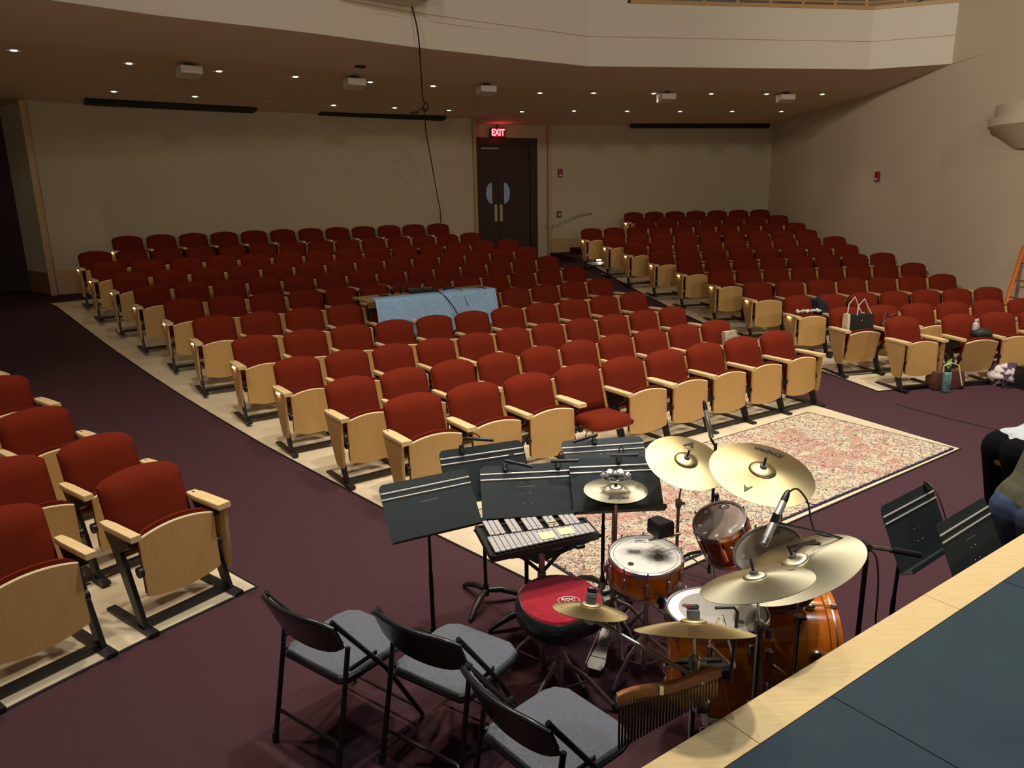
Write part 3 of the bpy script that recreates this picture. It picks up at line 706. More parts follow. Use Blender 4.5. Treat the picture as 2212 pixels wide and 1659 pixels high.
# ------------------------------------------------------------------ grey folding chairs
def folding_chair(c, face, label):
    t = thing('folding_chair', label, 'folding chair', (c[0], c[1], 0), face - math.pi / 2, 'grey folding chairs')   # local +y = forward
    t.scale = (1.06, 1.0, 1.0)
    sh = [(-.165, -.205), (.165, -.205), (.195, -.17), (.205, .13), (.19, .19), (.14, .225), (-.14, .225), (-.19, .19), (-.205, .13), (-.195, -.17)]
    ring = lambda k, z: [(x * k, y * k, z) for x, y in sh]
    MB().rings([ring(.96, .418), ring(1.03, .425), ring(1.03, .440)], True, True).build('seat_pan', MATS['chair_black'], t)
    st_ = MB().rings([ring(1.0, .440), ring(1.005, .452), ring(.97, .464), ring(.80, .472), ring(.4, .474)], True, True).build('seat', MATS['chair_fabric'], t)
    # back frame: one bent tube from the front feet up to the back rest
    for s in (-1, 1):
        MB().tube([(s * .225, .235, .015), (s * .222, .02, .40), (s * .215, -.235, .74), (s * .205, -.250, .765)], .0115, 10).build('front_leg', MATS['chair_black'], t)
        lg = MB().tube([(s * .205, -.285, .015), (s * .200, -.20, .44), (s * .200, -.17, .60)], .0115, 10).build('rear_leg', MATS['chair_black'], t)
        MB().cyl((s * .205, -.286, .012), (s * .205, -.280, .05), .016, n=10).build('foot_cap', MATS['rubber'], lg)
        MB().box((s * .212, -.10, .50), (.010, .16, .022), None, .003).build('link', MATS['chair_black'], t)
        MB().cyl((s * .195, -.20, .45), (s * .195, .05, .43), .008, n=8).build('side_rail', MATS['chair_black'], t)
    MB().tube([(-.203, -.26, .14), (-.18, -.255, .16), (.18, -.255, .16), (.203, -.26, .14)], .009, 8).build('rear_crossbar', MATS['chair_black'], t)
    MB().tube([(-.22, .19, .09), (.22, .19, .09)], .008, 8).build('front_crossbar', MATS['chair_black'], t)
    # curved back rest shell and its padded front
    def sheet(y0, th, z0, z1, hw, top):
        mb = MB(); n_ = 13; A = []
        for v in lin(0, 1, 7):
            for u in lin(-1, 1, n_):
                z = z0(u) + (top(u) - z0(u)) * v; y = -(.185 + (z - .58) * .42) - .045 * (1 - u * u) + y0
                A.append((u * hw, y, z))
        k = len(A); mb.v = A + [(x, y - th, z) for x, y, z in A]
        for i in range(6):
            for j in range(n_ - 1):
                a = i * n_ + j; mb.f += [(a + 1, a, a + n_, a + n_ + 1), (k + a, k + a + 1, k + a + n_ + 1, k + a + n_)]
        for j in range(n_ - 1): mb.f += [(j, j + 1, k + j + 1, k + j), (6 * n_ + j + 1, 6 * n_ + j, k + 6 * n_ + j, k + 6 * n_ + j + 1)]
        for i in range(6):
            a = i * n_; b = a + n_ - 1; mb.f += [(a + n_, a, k + a, k + a + n_), (b, b + n_, k + b + n_, k + b)]
        return mb
    tp = lambda u: .770 - .03 * abs(u) ** 5; bt = lambda u: .575 + .05 * abs(u) ** 4
    bk = sheet(0, .012, bt, tp, .222, tp).build('backrest', MATS['chair_black'], t)
    sheet(.014, .013, lambda u: bt(u) + .008, lambda u: tp(u) - .012, .205, lambda u: tp(u) - .006).build('back_pad', MATS['chair_fabric'], bk)
    top = [(u * .222, -(.185 + (tp(u) - .58) * .42) - .045 * (1 - u * u) - .006, tp(u)) for u in lin(-1, 1, 15)]
    MB().tube(top, .013, 10).build('top_rail', MATS['chair_black'], t)
folding_chair((-.80, 3.09), R(54), 'grey folding chair farthest from the stage lip, beside the red seats')
folding_chair((-.275, 2.95), R(56), 'grey folding chair between the other two folding chairs')
folding_chair((.145, 2.455), R(41), 'grey folding chair beside the hanging bar chimes')

# ------------------------------------------------------------------ drums
def drum(name, label, c, n, dia, depth, shell, head, spin=0.0, lugs=6, group='drums of the kit', ring=None, hoop='chrome', lug_h=.05, both=False):
    t = thing(name, label, 'drum', c, 0, group, qz(n, spin)); r = dia / 2; rs_ = r - .012
    MB().lathe([(rs_ - .008, -depth), (rs_, -depth), (rs_, -.012), (rs_ - .008, -.012)], 48, loop=True).build('shell', MATS[shell], t)
    h = MB().lathe([(rs_ + .001, -.012), (rs_ + .001, -.004), (rs_ - .012, .0), (rs_ * .5, .0005), (0, .0005)], 48).build('head', MATS[head], t)
    for k, z in enumerate((0, -depth)):
        s_ = 1 if k == 0 else -1
        MB().lathe([(rs_ + .003, z - s_ * .020), (r, z - s_ * .020), (r + .003, z - s_ * .012), (r, z - s_ * .002), (r, z + s_ * .007), (r - .006, z + s_ * .011), (r - .009, z + s_ * .006), (rs_ + .003, z - s_ * .004)], 48, loop=True).build('hoop', MATS[hoop], t)
    if not both: MB().lathe([(rs_ - .004, -depth + .002), (0, -depth + .001)], 32).build('bottom_head', MATS['head_grey'], t)
    for k in range(lugs):
        a = 2 * math.pi * k / lugs + .2; cc, s_ = math.cos(a), math.sin(a)
        for (zc) in ((-.020 - lug_h, -depth + .020 + lug_h) if depth > .26 else (-depth / 2,)):
            mb = MB(); mb.box((0, 0, 0), (.020, .022, lug_h if depth > .26 else depth * .45), Tm(cc * (rs_ + .009), s_ * (rs_ + .009), zc, rz=a), .006)
            lg = mb.build('lug', MATS['chrome'], t)
        mb = MB(); mb.cyl((cc * (r + .004), s_ * (r + .004), .012), (cc * (r + .004), s_ * (r + .004), -.07), .0032, n=6); mb.cyl((cc * (r + .004), s_ * (r + .004), .005), (cc * (r + .004), s_ * (r + .004), .016), .006, n=8)
        mb.build('tension_rod', MATS['chrome'], t)
    if ring:
        MB().lathe([(rs_ * ring[1], .0012), (rs_ * ring[2], .0016), (rs_ * ring[2], .0008), (rs_ * ring[1], .0008)], 48, loop=True).build(ring[3], MATS[ring[0]], h)
    return t, h, rs_
def dot(parent, name, x, y, r, m, z=.0018, sx=1.0, rz=0.0):
    return MB().lathe([(r, 0), (r * .999, .0006)], 16, Tm(x, y, z, rz=rz) @ Matrix.Diagonal((sx, 1, 1, 1))).build(name, MATS[m], parent)
def oval_logo(parent, body, x, y, rz, w, z=.0018, ringed=True):
    M = Tm(x, y, z, rz=rz)
    if ringed:
        mb = MB(); mb.tube([tuple(M @ Vector((w * .62 * math.cos(a), w * .36 * math.sin(a), 0))) for a in lin(0, 2 * math.pi * 23 / 24, 24)], w * .025, 5, True); mb.build('logo_ring', MATS['ink'], parent)
    text('logo_print', body, w * .36, MATS['ink'], parent, M, bold=w * .008)

# orientation helper: angle in the drum's own frame that points away from / across the camera
sn, sh_, sr = drum('snare_drum', 'amber snare drum with worn white head', (.652, 3.389, .718), (.001, -.094, .996), .372, .150, 'shell_amber', 'head_white', 0.0, 10, lug_h=.04)
def worn_head(m):
    nt = m.node_tree; N = nt.nodes; L = nt.links; tc = N.new('ShaderNodeTexCoord'); b = N['Principled BSDF']; prev = None
    col = N.new('ShaderNodeRGB'); col.outputs[0].default_value = (.70, .68, .61, 1); prev = col.outputs[0]
    for (x, y, sx, sy, k) in ((-.050, .036, 9, 17, .72), (.062, -.026, 10, 12, .90), (.01, .005, 7, 11, .30)):
        mp = N.new('ShaderNodeMapping'); mp.inputs['Location'].default_value = (-x * sx, -y * sy, 0); mp.inputs['Scale'].default_value = (sx, sy, 0); L.new(tc.outputs['Object'], mp.inputs[0])
        g = N.new('ShaderNodeTexGradient'); g.gradient_type = 'QUADRATIC_SPHERE'; L.new(mp.outputs[0], g.inputs[0])
        nz = N.new('ShaderNodeTexNoise'); nz.inputs['Scale'].default_value = 25; nz.inputs['Roughness'].default_value = .3; L.new(tc.outputs['Object'], nz.inputs['Vector'])
        mu = N.new('ShaderNodeMath'); mu.operation = 'MULTIPLY'; L.new(g.outputs['Fac'], mu.inputs[0]); L.new(nz.outputs['Fac'], mu.inputs[1])
        mu2 = N.new('ShaderNodeMath'); mu2.operation = 'MULTIPLY'; mu2.use_clamp = True; mu2.inputs[1].default_value = k * 4.2; L.new(mu.outputs[0], mu2.inputs[0])
        x_ = N.new('ShaderNodeMix'); x_.data_type = 'RGBA'; L.new(mu2.outputs[0], x_.inputs[0]); L.new(prev, x_.inputs[6]); x_.inputs[7].default_value = (.060, .052, .042, 1); prev = x_.outputs[2]
    L.new(prev, b.inputs['Base Color'])
wh = MATS['head_white'].copy(); wh.name = 'head_worn'; worn_head(wh); sh_.data.materials[0] = wh
MB().lathe([(.158, .0006), (.158, .0012), (.1594, .0012), (.1594, .0006)], 48, loop=True).build('printed_ring', MATS['ink'], sh_)
dot(sh_, 'damper_gel', -.085, -.075, .015, 'ink', .001)
text('logo_print', 'REMO', .020, MATS['ink_grey'], sh_, Tm(-.005, .135, .0012), bold=.0003)
text('logo_print', 'WEATHER KING', .008, MATS['ink_grey'], sh_, Tm(-.005, .119, .0012))
mb = MB(); mb.box((-.190, -.02, -.07), (.016, .03, .10), None, .004); mb.box((-.203, -.02, -.055), (.014, .022, .05), None, .004); mb.build('strainer', MATS['chrome_dark'], sn)
dot(sn, 'vent_badge', 0, 0, .009, 'steel', 0).data.transform(Tm(.02, -.178, -.085, rx=R(90)))
t1, h1, r1 = drum('rack_tom', 'small dark amber rack tom with clear head and tape squares', (1.081, 3.62, .79), (-.388, -.265, .883), .285, .22, 'shell_red', 'head_clear', 0, 6)
for a in (20, 75, 130, 168, 205, 245): 
    mb = MB(); mb.box((0, 0, .0018), (.020, .015, .0008), Tm(.105 * math.cos(R(a + 40)), .105 * math.sin(R(a + 40)), 0, rz=R(a))); mb.build('tape', MATS['tape_white'], h1)
mb = MB(); mb.box((0, 0, .0017), (.060, .018, .0006), Tm(.045, -.085, 0, rz=R(20))); mb.build('tape', MATS['head_grey'], h1)
oval_logo(h1, 'EVANS', .055, .085, R(-30), .045)
t2, h2, r2_ = drum('rack_tom', 'larger dark amber rack tom partly under the ride cymbal', (1.165, 3.126, .87), (-.416, -.184, .891), .325, .24, 'shell_red', 'head_grey', .3, 6)
for x, y in ((-.10, .05), (-.075, -.09)):
    mb = MB(); mb.box((0, 0, .0018), (.026, .019, .0008), Tm(x, y, 0, rz=.6)); mb.build('tape', MATS['tape_white'], h2)
oval_logo(h2, 'EVANS', .09, .07, R(-40), .045)
ft_, hf, rf = drum('floor_tom', 'amber floor tom with white ringed head', (.889, 2.937, .68), (0, .06, .998), .45, .40, 'shell_amber', 'head_floor', .2, 8, ring=('ring_white', .99, .78, 'ring'))
oval_logo(hf, 'EVANS', -.155, -.07, R(-35), .055, .003); dot(hf, 'felt_dot', -.12, .07, .014, 'ink_grey', .003); dot(hf, 'felt_dot', .05, -.12, .014, 'ink_grey', .003)
for k in range(3):
    a = R(100 + 120 * k); c_, s_ = math.cos(a) * .245, math.sin(a) * .245
    lg = MB().tube([(c_, s_, -.14), (c_, s_, -.60), (c_ * 1.12, s_ * 1.12, -.662)], .0055, 8).build('leg', MATS['chrome'], ft_)
    MB().box((c_ * .95, s_ * .95, -.20), (.03, .03, .05), None, .006).build('leg_bracket', MATS['chrome'], ft_)
# bass drum lying on its side
bd = thing('bass_drum', 'glossy amber bass drum lying on its side under the ride cymbal', 'drum', (1.28, 3.27, .295), 0, 'drums of the kit', qz((.985, -.12, 0), R(90)))
RB_ = .272
MB().lathe([(RB_ - .01, -.215), (RB_, -.215), (RB_, .215), (RB_ - .01, .215)], 64, loop=True).build('shell', MATS['shell_amber'], bd)
for z, s_ in ((-.225, -1), (.225, 1)):
    MB().lathe([(RB_ + .004, z - .026), (RB_ + .014, z - .026), (RB_ + .014, z + .026), (RB_ + .004, z + .026)], 64, loop=True).build('hoop', MATS['shell_amber'], bd)
    MB().lathe([(RB_ + .0142, z - .004), (RB_ + .0155, z - .004), (RB_ + .0155, z + .004), (RB_ + .0142, z + .004)], 64, loop=True).build('hoop_inlay', MATS['steel'], bd)
    MB().lathe([(RB_ - .001, z + s_ * .004), (0, z + s_ * .006)], 40).build('head', MATS['head_grey' if s_ < 0 else 'black_matte'], bd)
for k in range(8):
    a = 2 * math.pi * k / 8 + .25; cc, s_ = math.cos(a), math.sin(a)
    for z, q in ((-.13, -1), (.13, 1)):
        mb = MB(); mb.sphere((0, 0, 0), .016, 6, (1, 1, 1.5)); mb.v = [tuple(Tm(cc * (RB_ + .010), s_ * (RB_ + .010), z) @ Vector(v)) for v in mb.v]
        mb.cyl((cc * (RB_ + .017), s_ * (RB_ + .017), z), (cc * (RB_ + .024), s_ * (RB_ + .024), z + q * .10), .0035, n=6)
        mb.box((cc * (RB_ + .022), s_ * (RB_ + .022), z + q * .105), (.018, .018, .03), None, .004); mb.build('claw_lug', MATS['chrome'], bd)
# tom holder on the bass drum
mb = MB(); mb.tube([(1.20, 3.30, .57), (1.21, 3.38, .66), (1.24, 3.42, .72)], .012, 10); o = mb.build('tom_holder', MATS['chrome'])
tag(o, 'chrome tom holder on top of the bass drum', 'tom holder')
mb = MB(); mb.box((1.21, 3.38, .70), (.07, .06, .05), None, .01); mb.build('clamp', MATS['chrome'], o)
for e in ((1.13, 3.53, .66), (1.22, 3.24, .76)): mb = MB(); mb.tube([(1.22, 3.40, .71), e], .009, 8); mb.build('tom_arm', MATS['chrome'], o)

# ------------------------------------------------------------------ cymbals and their stands
def cym_profile(Rr, bell=.19, bow=.075):
    rb = Rr * bell; hb_ = Rr * bow; pr = []
    for k in lin(0, 1, 9): r = Rr + (rb * 1.05 - Rr) * k; pr.append((r, hb_ * (1 - ((r - rb) / (Rr - rb)) ** 1.5) if r > rb else hb_))
    for k in lin(.12, 1, 8): pr.append((rb * 1.05 * math.cos(k * math.pi / 2), hb_ + rb * .36 * math.sin(k * math.pi / 2)))
    return pr
def cymbal(label, c, n, dia, spin=0.0, name='cymbal', bell=.19, bow=.075, group='cymbals of the kit', sleeve=True, metal='brass'):
    Rr = dia / 2; t = thing(name, label, 'cymbal', c, 0, group, qz(n, spin)); pr = cym_profile(Rr, bell, bow)
    pl = MB().lathe([(r, z - .0012) for r, z in reversed(pr)][::-1] and pr + [(r, z - .0016) for r, z in reversed(pr[:-1])], 72).build('plate', MATS[metal], t, 60)
    if sleeve:
        z1 = pr[-1][1]
        MB().cyl((0, 0, z1 - .03), (0, 0, z1 + .052), .0055, n=10).build('sleeve', MATS['black_plastic'], t)
        MB().cyl((0, 0, z1), (0, 0, z1 + .008), .016, n=14).build('felt', MATS['felt'], t)
    def on(r): 
        for a, b in zip(pr[:-1], pr[1:]):
            if b[0] <= r <= a[0]: k = (r - a[0]) / (b[0] - a[0]); return a[1] + (b[1] - a[1]) * k, math.atan2(b[1] - a[1], a[0] - b[0])
        return 0, 0
    def place(r, a, rz=0.0):
        z, sl = on(r); return Matrix.Rotation(a, 4, 'Z') @ Matrix.Translation((r, 0, z + .0022)) @ Matrix.Rotation(sl, 4, 'Y') @ Matrix.Rotation(-R(90) + rz, 4, 'Z')
    return t, place, pr
# the cymbal frames are rotated minimally from vertical, so local +y points away from the camera
hh, pl, _ = cymbal('hi-hat cymbal pair with a tambourine ring above', (.549, 3.74, .925), (0, -.02, 1), .345, 0, 'hi_hat_cymbals', .2, .09, sleeve=False, metal='brass_pale')
pr_ = [(r, -z - .006) for r, z in cym_profile(.1725, .2, .09)]
MB().lathe(pr_ + [(r, z - .0016) for r, z in reversed(pr_[:-1])], 72).build('bottom_plate', MATS['brass'], hh, 60)
MB().cyl((0, 0, -.05), (0, 0, .035), .009, n=12).build('clutch', MATS['black_plastic'], hh)
text('logo_print', 'Zildjian', .036, MATS['ink'], hh, pl(.118, R(-92), R(180)), .25, .0008)
ca, pl, _ = cymbal('golden crash cymbal tilted toward the stage behind the snare', (.92, 3.745, 1.075), (.124, -.366, .922), .432, 0, 'cymbal', .28, .06)
text('logo_print', 'A', .075, MATS['ink'], ca, pl(.150, R(74), R(0)), .45, .003)
text('logo_print', 'CUSTOM', .013, MATS['ink_grey'], ca, pl(.105, R(72), R(0)))
cb, pl, _ = cymbal('dark bronze crash cymbal over the rack toms', (1.148, 3.228, 1.208), (.068, -.293, .954), .478, 0, 'cymbal', .25, .07)
text('logo_print', 'Zildjian', .048, MATS['ink'], cb, pl(.175, R(62), R(180)), .25, .0008)
text('logo_print', 'A', .055, MATS['ink_grey'], cb, pl(.165, R(232), R(20)), .35, .001)
ck, pl, _ = cymbal('large pale ride cymbal above the bass drum', (1.18, 2.811, .945), (-.417, .146, .897), .558, 0, 'ride_cymbal', .20, .13, metal='brass_pale')
text('logo_print', 'K', .15, MATS['ink'], ck, pl(.155, R(60), R(-60)), .3, .007)
dot(ck, 'felt_pad', .115, -.005, .018, 'ink_grey', .022)
cc_, pl, _ = cymbal('thin pale crash cymbal nearest the stage lip', (.865, 2.406, 1.107), (-.21, .253, .944), .406, 0, 'cymbal', .20, .13, metal='brass_pale')
text('logo_print', '~Zil', .022, MATS['ink'], cc_, pl(.135, R(8), R(100)), .25)
cs, pl, prs = cymbal('small splash cymbal with rivet holes above the red drum throne', (.25, 2.245, 1.107), (.13, .30, .94), .254, 0, 'splash_cymbal', .26, .16, sleeve=False)
for k in range(8):
    a = 2 * math.pi * k / 8 + .2; dot(cs, 'rivet_hole', .098 * math.cos(a), .098 * math.sin(a), .006, 'steel', .0075)
z1 = prs[-1][1]; MB().lathe([(.018, z1 - .004), (.019, z1 + .012), (.015, z1 + .014), (.019, z1 + .018), (.018, z1 + .030)], 16).build('felt_stack', MATS['felt'], cs)
mb = MB(); mb.box((0, 0, z1 + .040), (.034, .012, .018), None, .004); mb.build('wing_nut', MATS['black_plastic'], cs); MB().box((.016, 0, z1 + .040), (.010, .013, .016), None, .003).build('nut_tip', MATS['red_bit'], cs)
cf, pl, prs = cymbal('edge-on small crash cymbal above the bar chimes', (.555, 2.06, 1.14), (.04, .455, .889), .372, 0, 'cymbal', .22, .16, sleeve=False)
z1 = prs[-1][1]; MB().lathe([(.020, z1 - .004), (.021, z1 + .020), (.018, z1 + .024)], 16).build('felt_stack', MATS['felt'], cf)
mb = MB(); mb.box((0, 0, z1 + .032), (.036, .014, .016), None, .004); mb.build('wing_nut', MATS['black_plastic'], cf); MB().box((-.017, 0, z1 + .032), (.010, .015, .014), None, .003).build('nut_tip', MATS['red_bit'], cf)
def cymbal_stand(label, base, top, h_tilt, m='chrome', spread=.27, rz=.4, boom=False):
    t = thing('cymbal_stand', label, 'stand', (base[0], base[1], 0), 0, 'cymbal stands'); tp = Vector(top) - Vector((base[0], base[1], 0))
    tripod(t, h_tilt * .55, .0125, spread, .30, m, rz=rz)
    if boom:
        MB().cyl((0, 0, h_tilt * .5), (0, 0, h_tilt), .0095, n=12).build('upper_tube', MATS[m], t); e = (0, 0, h_tilt)
        MB().cyl((-tp.x * .35, -tp.y * .35, h_tilt - (tp.z - h_tilt) * .35), tuple(tp), .0065, n=10).build('boom_arm', MATS[m], t)
    else:
        MB().cyl((0, 0, h_tilt * .5), (0, 0, h_tilt), .0095, n=12).build('upper_tube', MATS[m], t)
        MB().cyl((0, 0, h_tilt), tuple(tp), .005, n=10).build('rod', MATS[m], t)
    for z in (h_tilt * .55, h_tilt):
        mb = MB(); mb.lathe([(.014, z - .03), (.019, z - .015), (.019, z + .012), (.012, z + .02)], 14); mb.box((.022, 0, z - .005), (.03, .010, .016), None, .003); mb.build('joint', MATS['chrome_dark'], t)
    return t
cymbal_stand('chrome stand holding the golden crash cymbal', (.905, 3.80), (.92, 3.745, 1.085), .82, 'chrome_dark', rz=.9)
cymbal_stand('chrome boom stand holding the dark bronze crash cymbal', (1.45, 3.74), (1.148, 3.228, 1.215), .98, rz=.2, boom=True)
cymbal_stand('chrome stand holding the large ride cymbal', (1.195, 2.80), (1.18, 2.811, .955), .72, rz=.9, spread=.24)
cymbal_stand('chrome stand holding the thin pale crash cymbal', (.88, 2.39), (.865, 2.406, 1.115), .95, rz=.5, spread=.22)
ms = cymbal_stand('chrome stand carrying the edge-on cymbal, clamps and bar chimes', (.56, 2.055), (.555, 2.06, 1.15), 1.04, rz=1.0, spread=.22)
MB().cyl((.0, .0, .985), (-.305, .185, 1.085), .008, n=10).build('splash_arm', MATS['chrome_dark'], ms)
mb = MB(); mb.cyl((-.315, .178, 1.082), (-.300, .205, 1.088), .022, n=16); mb.cyl((-.31, .19, 1.085), (-.31, .19, 1.125), .006, n=8); mb.build('arm_joint', MATS['chrome'], ms)
mb = MB(); mb.box((-.01, -.02, .955), (.075, .045, .055), None, .008); mb.box((.02, -.025, .90), (.05, .04, .05), None, .008); mb.build('multi_clamp', MATS['chrome'], ms)
mb = MB(); mb.box((-.075, -.04, .965), (.09, .022, .028), Tm(0, 0, 0), .005); mb.build('clamp_bar', MATS['chrome_dark'], ms)
mb = MB(); mb.cyl((.03, -.03, .87), (.03, -.06, .84), .010, n=8); mb.box((.03, -.062, .84), (.04, .012, .02), None, .003); mb.build('wing_bolt', MATS['chrome'], ms)
# triangle hanging with its holder
tv = [at(1559, 1322, 2.42), at(1590, 1448, 2.42), at(1530, 1390, 2.46)]
mb = MB(); P = []
for k in range(3):
    a, b = tv[k], tv[(k + 1) % 3]
    for u in ((.06, .5, .94) if k != 2 else (.06, .5, .80)): P.append(a.lerp(b, u))
mb.tube([tuple(p) for p in P], .0042, 8); o = mb.build('triangle_instrument', MATS['chrome']); tag(o, 'chrome triangle instrument hanging over the floor tom', 'triangle')
mb = MB(); pts = [at(1545, 1313, 2.40), at(1585, 1312, 2.40), at(1593, 1322, 2.40), at(1586, 1400, 2.40), at(1576, 1475, 2.40)]; mb.tube([tuple(p) for p in pts], .0055, 8)
o = mb.build('triangle_holder', MATS['black_metal']); tag(o, 'bent black rod holding the chrome triangle', 'holder')
mb = MB(); a, b = at(1470, 1448, 2.5), at(1578, 1440, 2.5); mb.box((0, 0, 0), ((b - a).length, .07, .05), Matrix.Translation((a + b) / 2) @ Matrix.Rotation(math.atan2(b.y - a.y, b.x - a.x), 4, 'Z'), .01)
o = mb.build('sample_block', MATS['black_plastic']); tag(o, 'long black percussion block below the edge-on cymbal', 'percussion block'); 
MB().cyl(at(1436, 1434, 2.44), at(1560, 1428, 2.44), .005, n=8).build('mount_rod', MATS['black_metal'], o)
# bar chimes
ca_, cb_ = at(1332, 1508, 2.26), at(1556, 1452, 2.30)
bc = thing('bar_chimes', 'wooden bar of hanging brass chimes beside the blue-grey chair', 'bar chimes', (ca_ + cb_) / 2, 0)
o0 = bc.location; dx = (cb_ - ca_); L_ = dx.length; ux = dx.normalized()
segs = []
wood = MB(); prof = lambda s: .0 + .012 * math.sin(s * math.pi * 3)
ringc = []
for s in lin(0, 1, 19):
    c = ca_ + dx * s - o0 + Vector((0, 0, .006 * math.sin(s * 9))); h_, w_ = (.017 if .05 < s < .95 else .013), .010
    nrm = Vector((-ux.y, ux.x, 0)).normalized(); ringc.append([tuple(c + nrm * w_ * a + Vector((0, 0, h_ * b))) for a, b in ((-1, -1), (1, -1), (1, .8), (.6, 1), (-.6, 1), (-1, .8))])
wood.rings(ringc, True, True); wood.build('bar', MATS['chime_bar'], bc)
for k in range(32):
    s = .03 + .94 * k / 31; p = ca_ + dx * s - o0; ln = .155 - .105 * (k / 31)
    MB().cyl(p + Vector((0, 0, -.030)), p + Vector((0, 0, -.030 - ln)), .0038, n=8).build('chime', MATS['chime'], bc)
    MB().cyl(p + Vector((0, 0, -.010)), p + Vector((0, 0, -.032)), .0012, n=4).build('cord', MATS['cream'], bc)
mb = MB(); q = ca_.lerp(cb_, .42) - o0; mb.box(tuple(q + Vector((.0, -.012, .0))), (.018, .012, .036), None, .003); mb.build('mount_plate', MATS['chrome'], bc)
text('logo_print', 'LP', .018, MATS['cream'], bc, Matrix.Translation(ca_.lerp(cb_, .55) - o0 + Vector((0, -.012, .0))) @ Matrix.Rotation(math.atan2(ux.y, ux.x), 4, 'Z') @ Matrix.Rotation(R(90), 4, 'X'))
# hi-hat stand with pedal, snare stand, drum throne, bass pedal area
hs = thing('hi_hat_stand', 'dark chrome hi-hat stand with a pale footboard', 'stand', (.549, 3.74, 0), 0, 'cymbal stands')
tripod(hs, .90, .0125, .26, .26, 'chrome_dark', 'chrome', rz=.6)
MB().cyl((0, 0, .85), (0, 0, 1.03), .0035, n=8).build('pull_rod', MATS['chrome'], hs)
f0, f1 = Vector((.53, 3.70, .13)), Vector((.395, 3.40, .035)); fd = (f1 - f0); fl_ = fd.length; fu = fd.normalized(); fr = Vector((fu.y, -fu.x, 0)).normalized(); fn = fr.cross(fu)
FM = Matrix((fr, fu, fn)).transposed().to_4x4(); FM.translation = f0 - Vector((.549, 3.74, 0))
ped = MB().prism([(-.028, 0), (.028, 0), (.042, .06), (.038, .10), (.030, .16), (.042, .235), (-.042, .235), (-.030, .16), (-.038, .10), (-.042, .06)], 0, .008, FM).build('footboard', MATS['mic_silver'], hs)
MB().prism([(-.044, .240), (.044, .240), (.046, .29), (.034, .315), (-.034, .315), (-.046, .29)], -.004, .007, FM).build('heel_plate', MATS['mic_silver'], hs)
for k in range(4): MB().prism([(-.026, .095 + .016 * k), (0, .108 + .016 * k), (.026, .095 + .016 * k), (.026, .101 + .016 * k), (0, .114 + .016 * k), (-.026, .101 + .016 * k)], .008, .0088, FM).build('chevron', MATS['ink'], ped)
mb = MB(); mb.v = []; mb.tube([tuple(FM @ Vector((.012 * math.cos(a), .045 + .012 * math.sin(a), .0085))) for a in lin(0, 5.9, 12)], .002, 5, True); mb.build('emblem', MATS['ink'], ped)
MB().tube([FM @ Vector((.05, .05, .0)), FM @ Vector((.058, .29, .0))], .0035, 6).build('base_wire', MATS['chrome'], hs)
snst = thing('snare_stand', 'chrome snare stand with basket arms under the snare drum', 'stand', (.665, 3.40, 0), 0, 'cymbal stands')
tripod(snst, .48, .0125, .25, .26, 'chrome', rz=1.7)
for k in range(3):
    a = R(-80) + k * 2 * math.pi / 3; c_, s_ = math.cos(a), math.sin(a)
    MB().tube([(0, 0, .48), (c_ * .10, s_ * .10, .52), (c_ * .196, s_ * .196, .545 + .0 * k), (c_ * .200, s_ * .200, .575)], .008, 8).build('basket_arm', MATS['chrome_dark'], snst)
    MB().cyl((c_ * .200, s_ * .200, .535), (c_ * .200, s_ * .200, .600), .013, n=10).build('arm_grip', MATS['rubber'], snst)
th = thing('drum_throne', 'red topped saddle drum throne with black vinyl sides', 'drum throne', (.215, 3.22, 0), R(10))
def saddle(k, n_=40):
    P = []
    for i in range(n_):
        a = 2 * math.pi * i / n_; rr_ = .235 - .020 * math.cos(2 * a) - .030 * max(0, math.cos(a - R(-35))) ** 6 * 0 
        rr_ *= 1 - .20 * math.exp(-((math.atan2(math.sin(a - R(-70)), math.cos(a - R(-70)))) / .45) ** 2) * .8
        P.append((rr_ * k * math.cos(a) * 1.0, rr_ * k * math.sin(a) * .98))
    return P
seat_z = lambda x, y, z: z + .012 * ((x / .2) ** 2) * 0
MB().rings([[(x, y, z) for x, y in saddle(k)] for k, z in ((.55, .462), (.90, .470), (1.0, .500), (1.02, .535), (.985, .570), (.935, .580))], True, True).build('side_padding', MATS['vinyl'], th)
sc_top = MB().rings([[(x, y, z) for x, y in saddle(k)] for k, z in ((.93, .576), (.90, .590), (.75, .594), (.5, .592), (.2, .590))], True, True).build('seat_top', MATS['throne_red'], th)
text('logo_print', 'ROC', .032, MATS['white_paint'], sc_top, Tm(.03, -.035, .5965, rz=R(-10)), bold=.0005)
text('logo_print', 'N SOC', .018, MATS['white_paint'], sc_top, Tm(.03, -.060, .5965, rz=R(-10)))
mb = MB(); mb.tube([tuple(Tm(.03, -.042, .596, rz=R(-10)) @ Vector((.052 * math.cos(a), .034 * math.sin(a), 0))) for a in lin(0, 6.0, 22)], .0018, 5, True); mb.build('logo_ring', MATS['white_paint'], sc_top)
tripod(th, .47, .017, .28, .24, 'chrome_dark', rz=R(215), rl=.013)
mb = MB(); mb.lathe([(.0, .46), (.07, .462), (.075, .47)], 20); mb.build('seat_bracket', MATS['black_metal'], th)
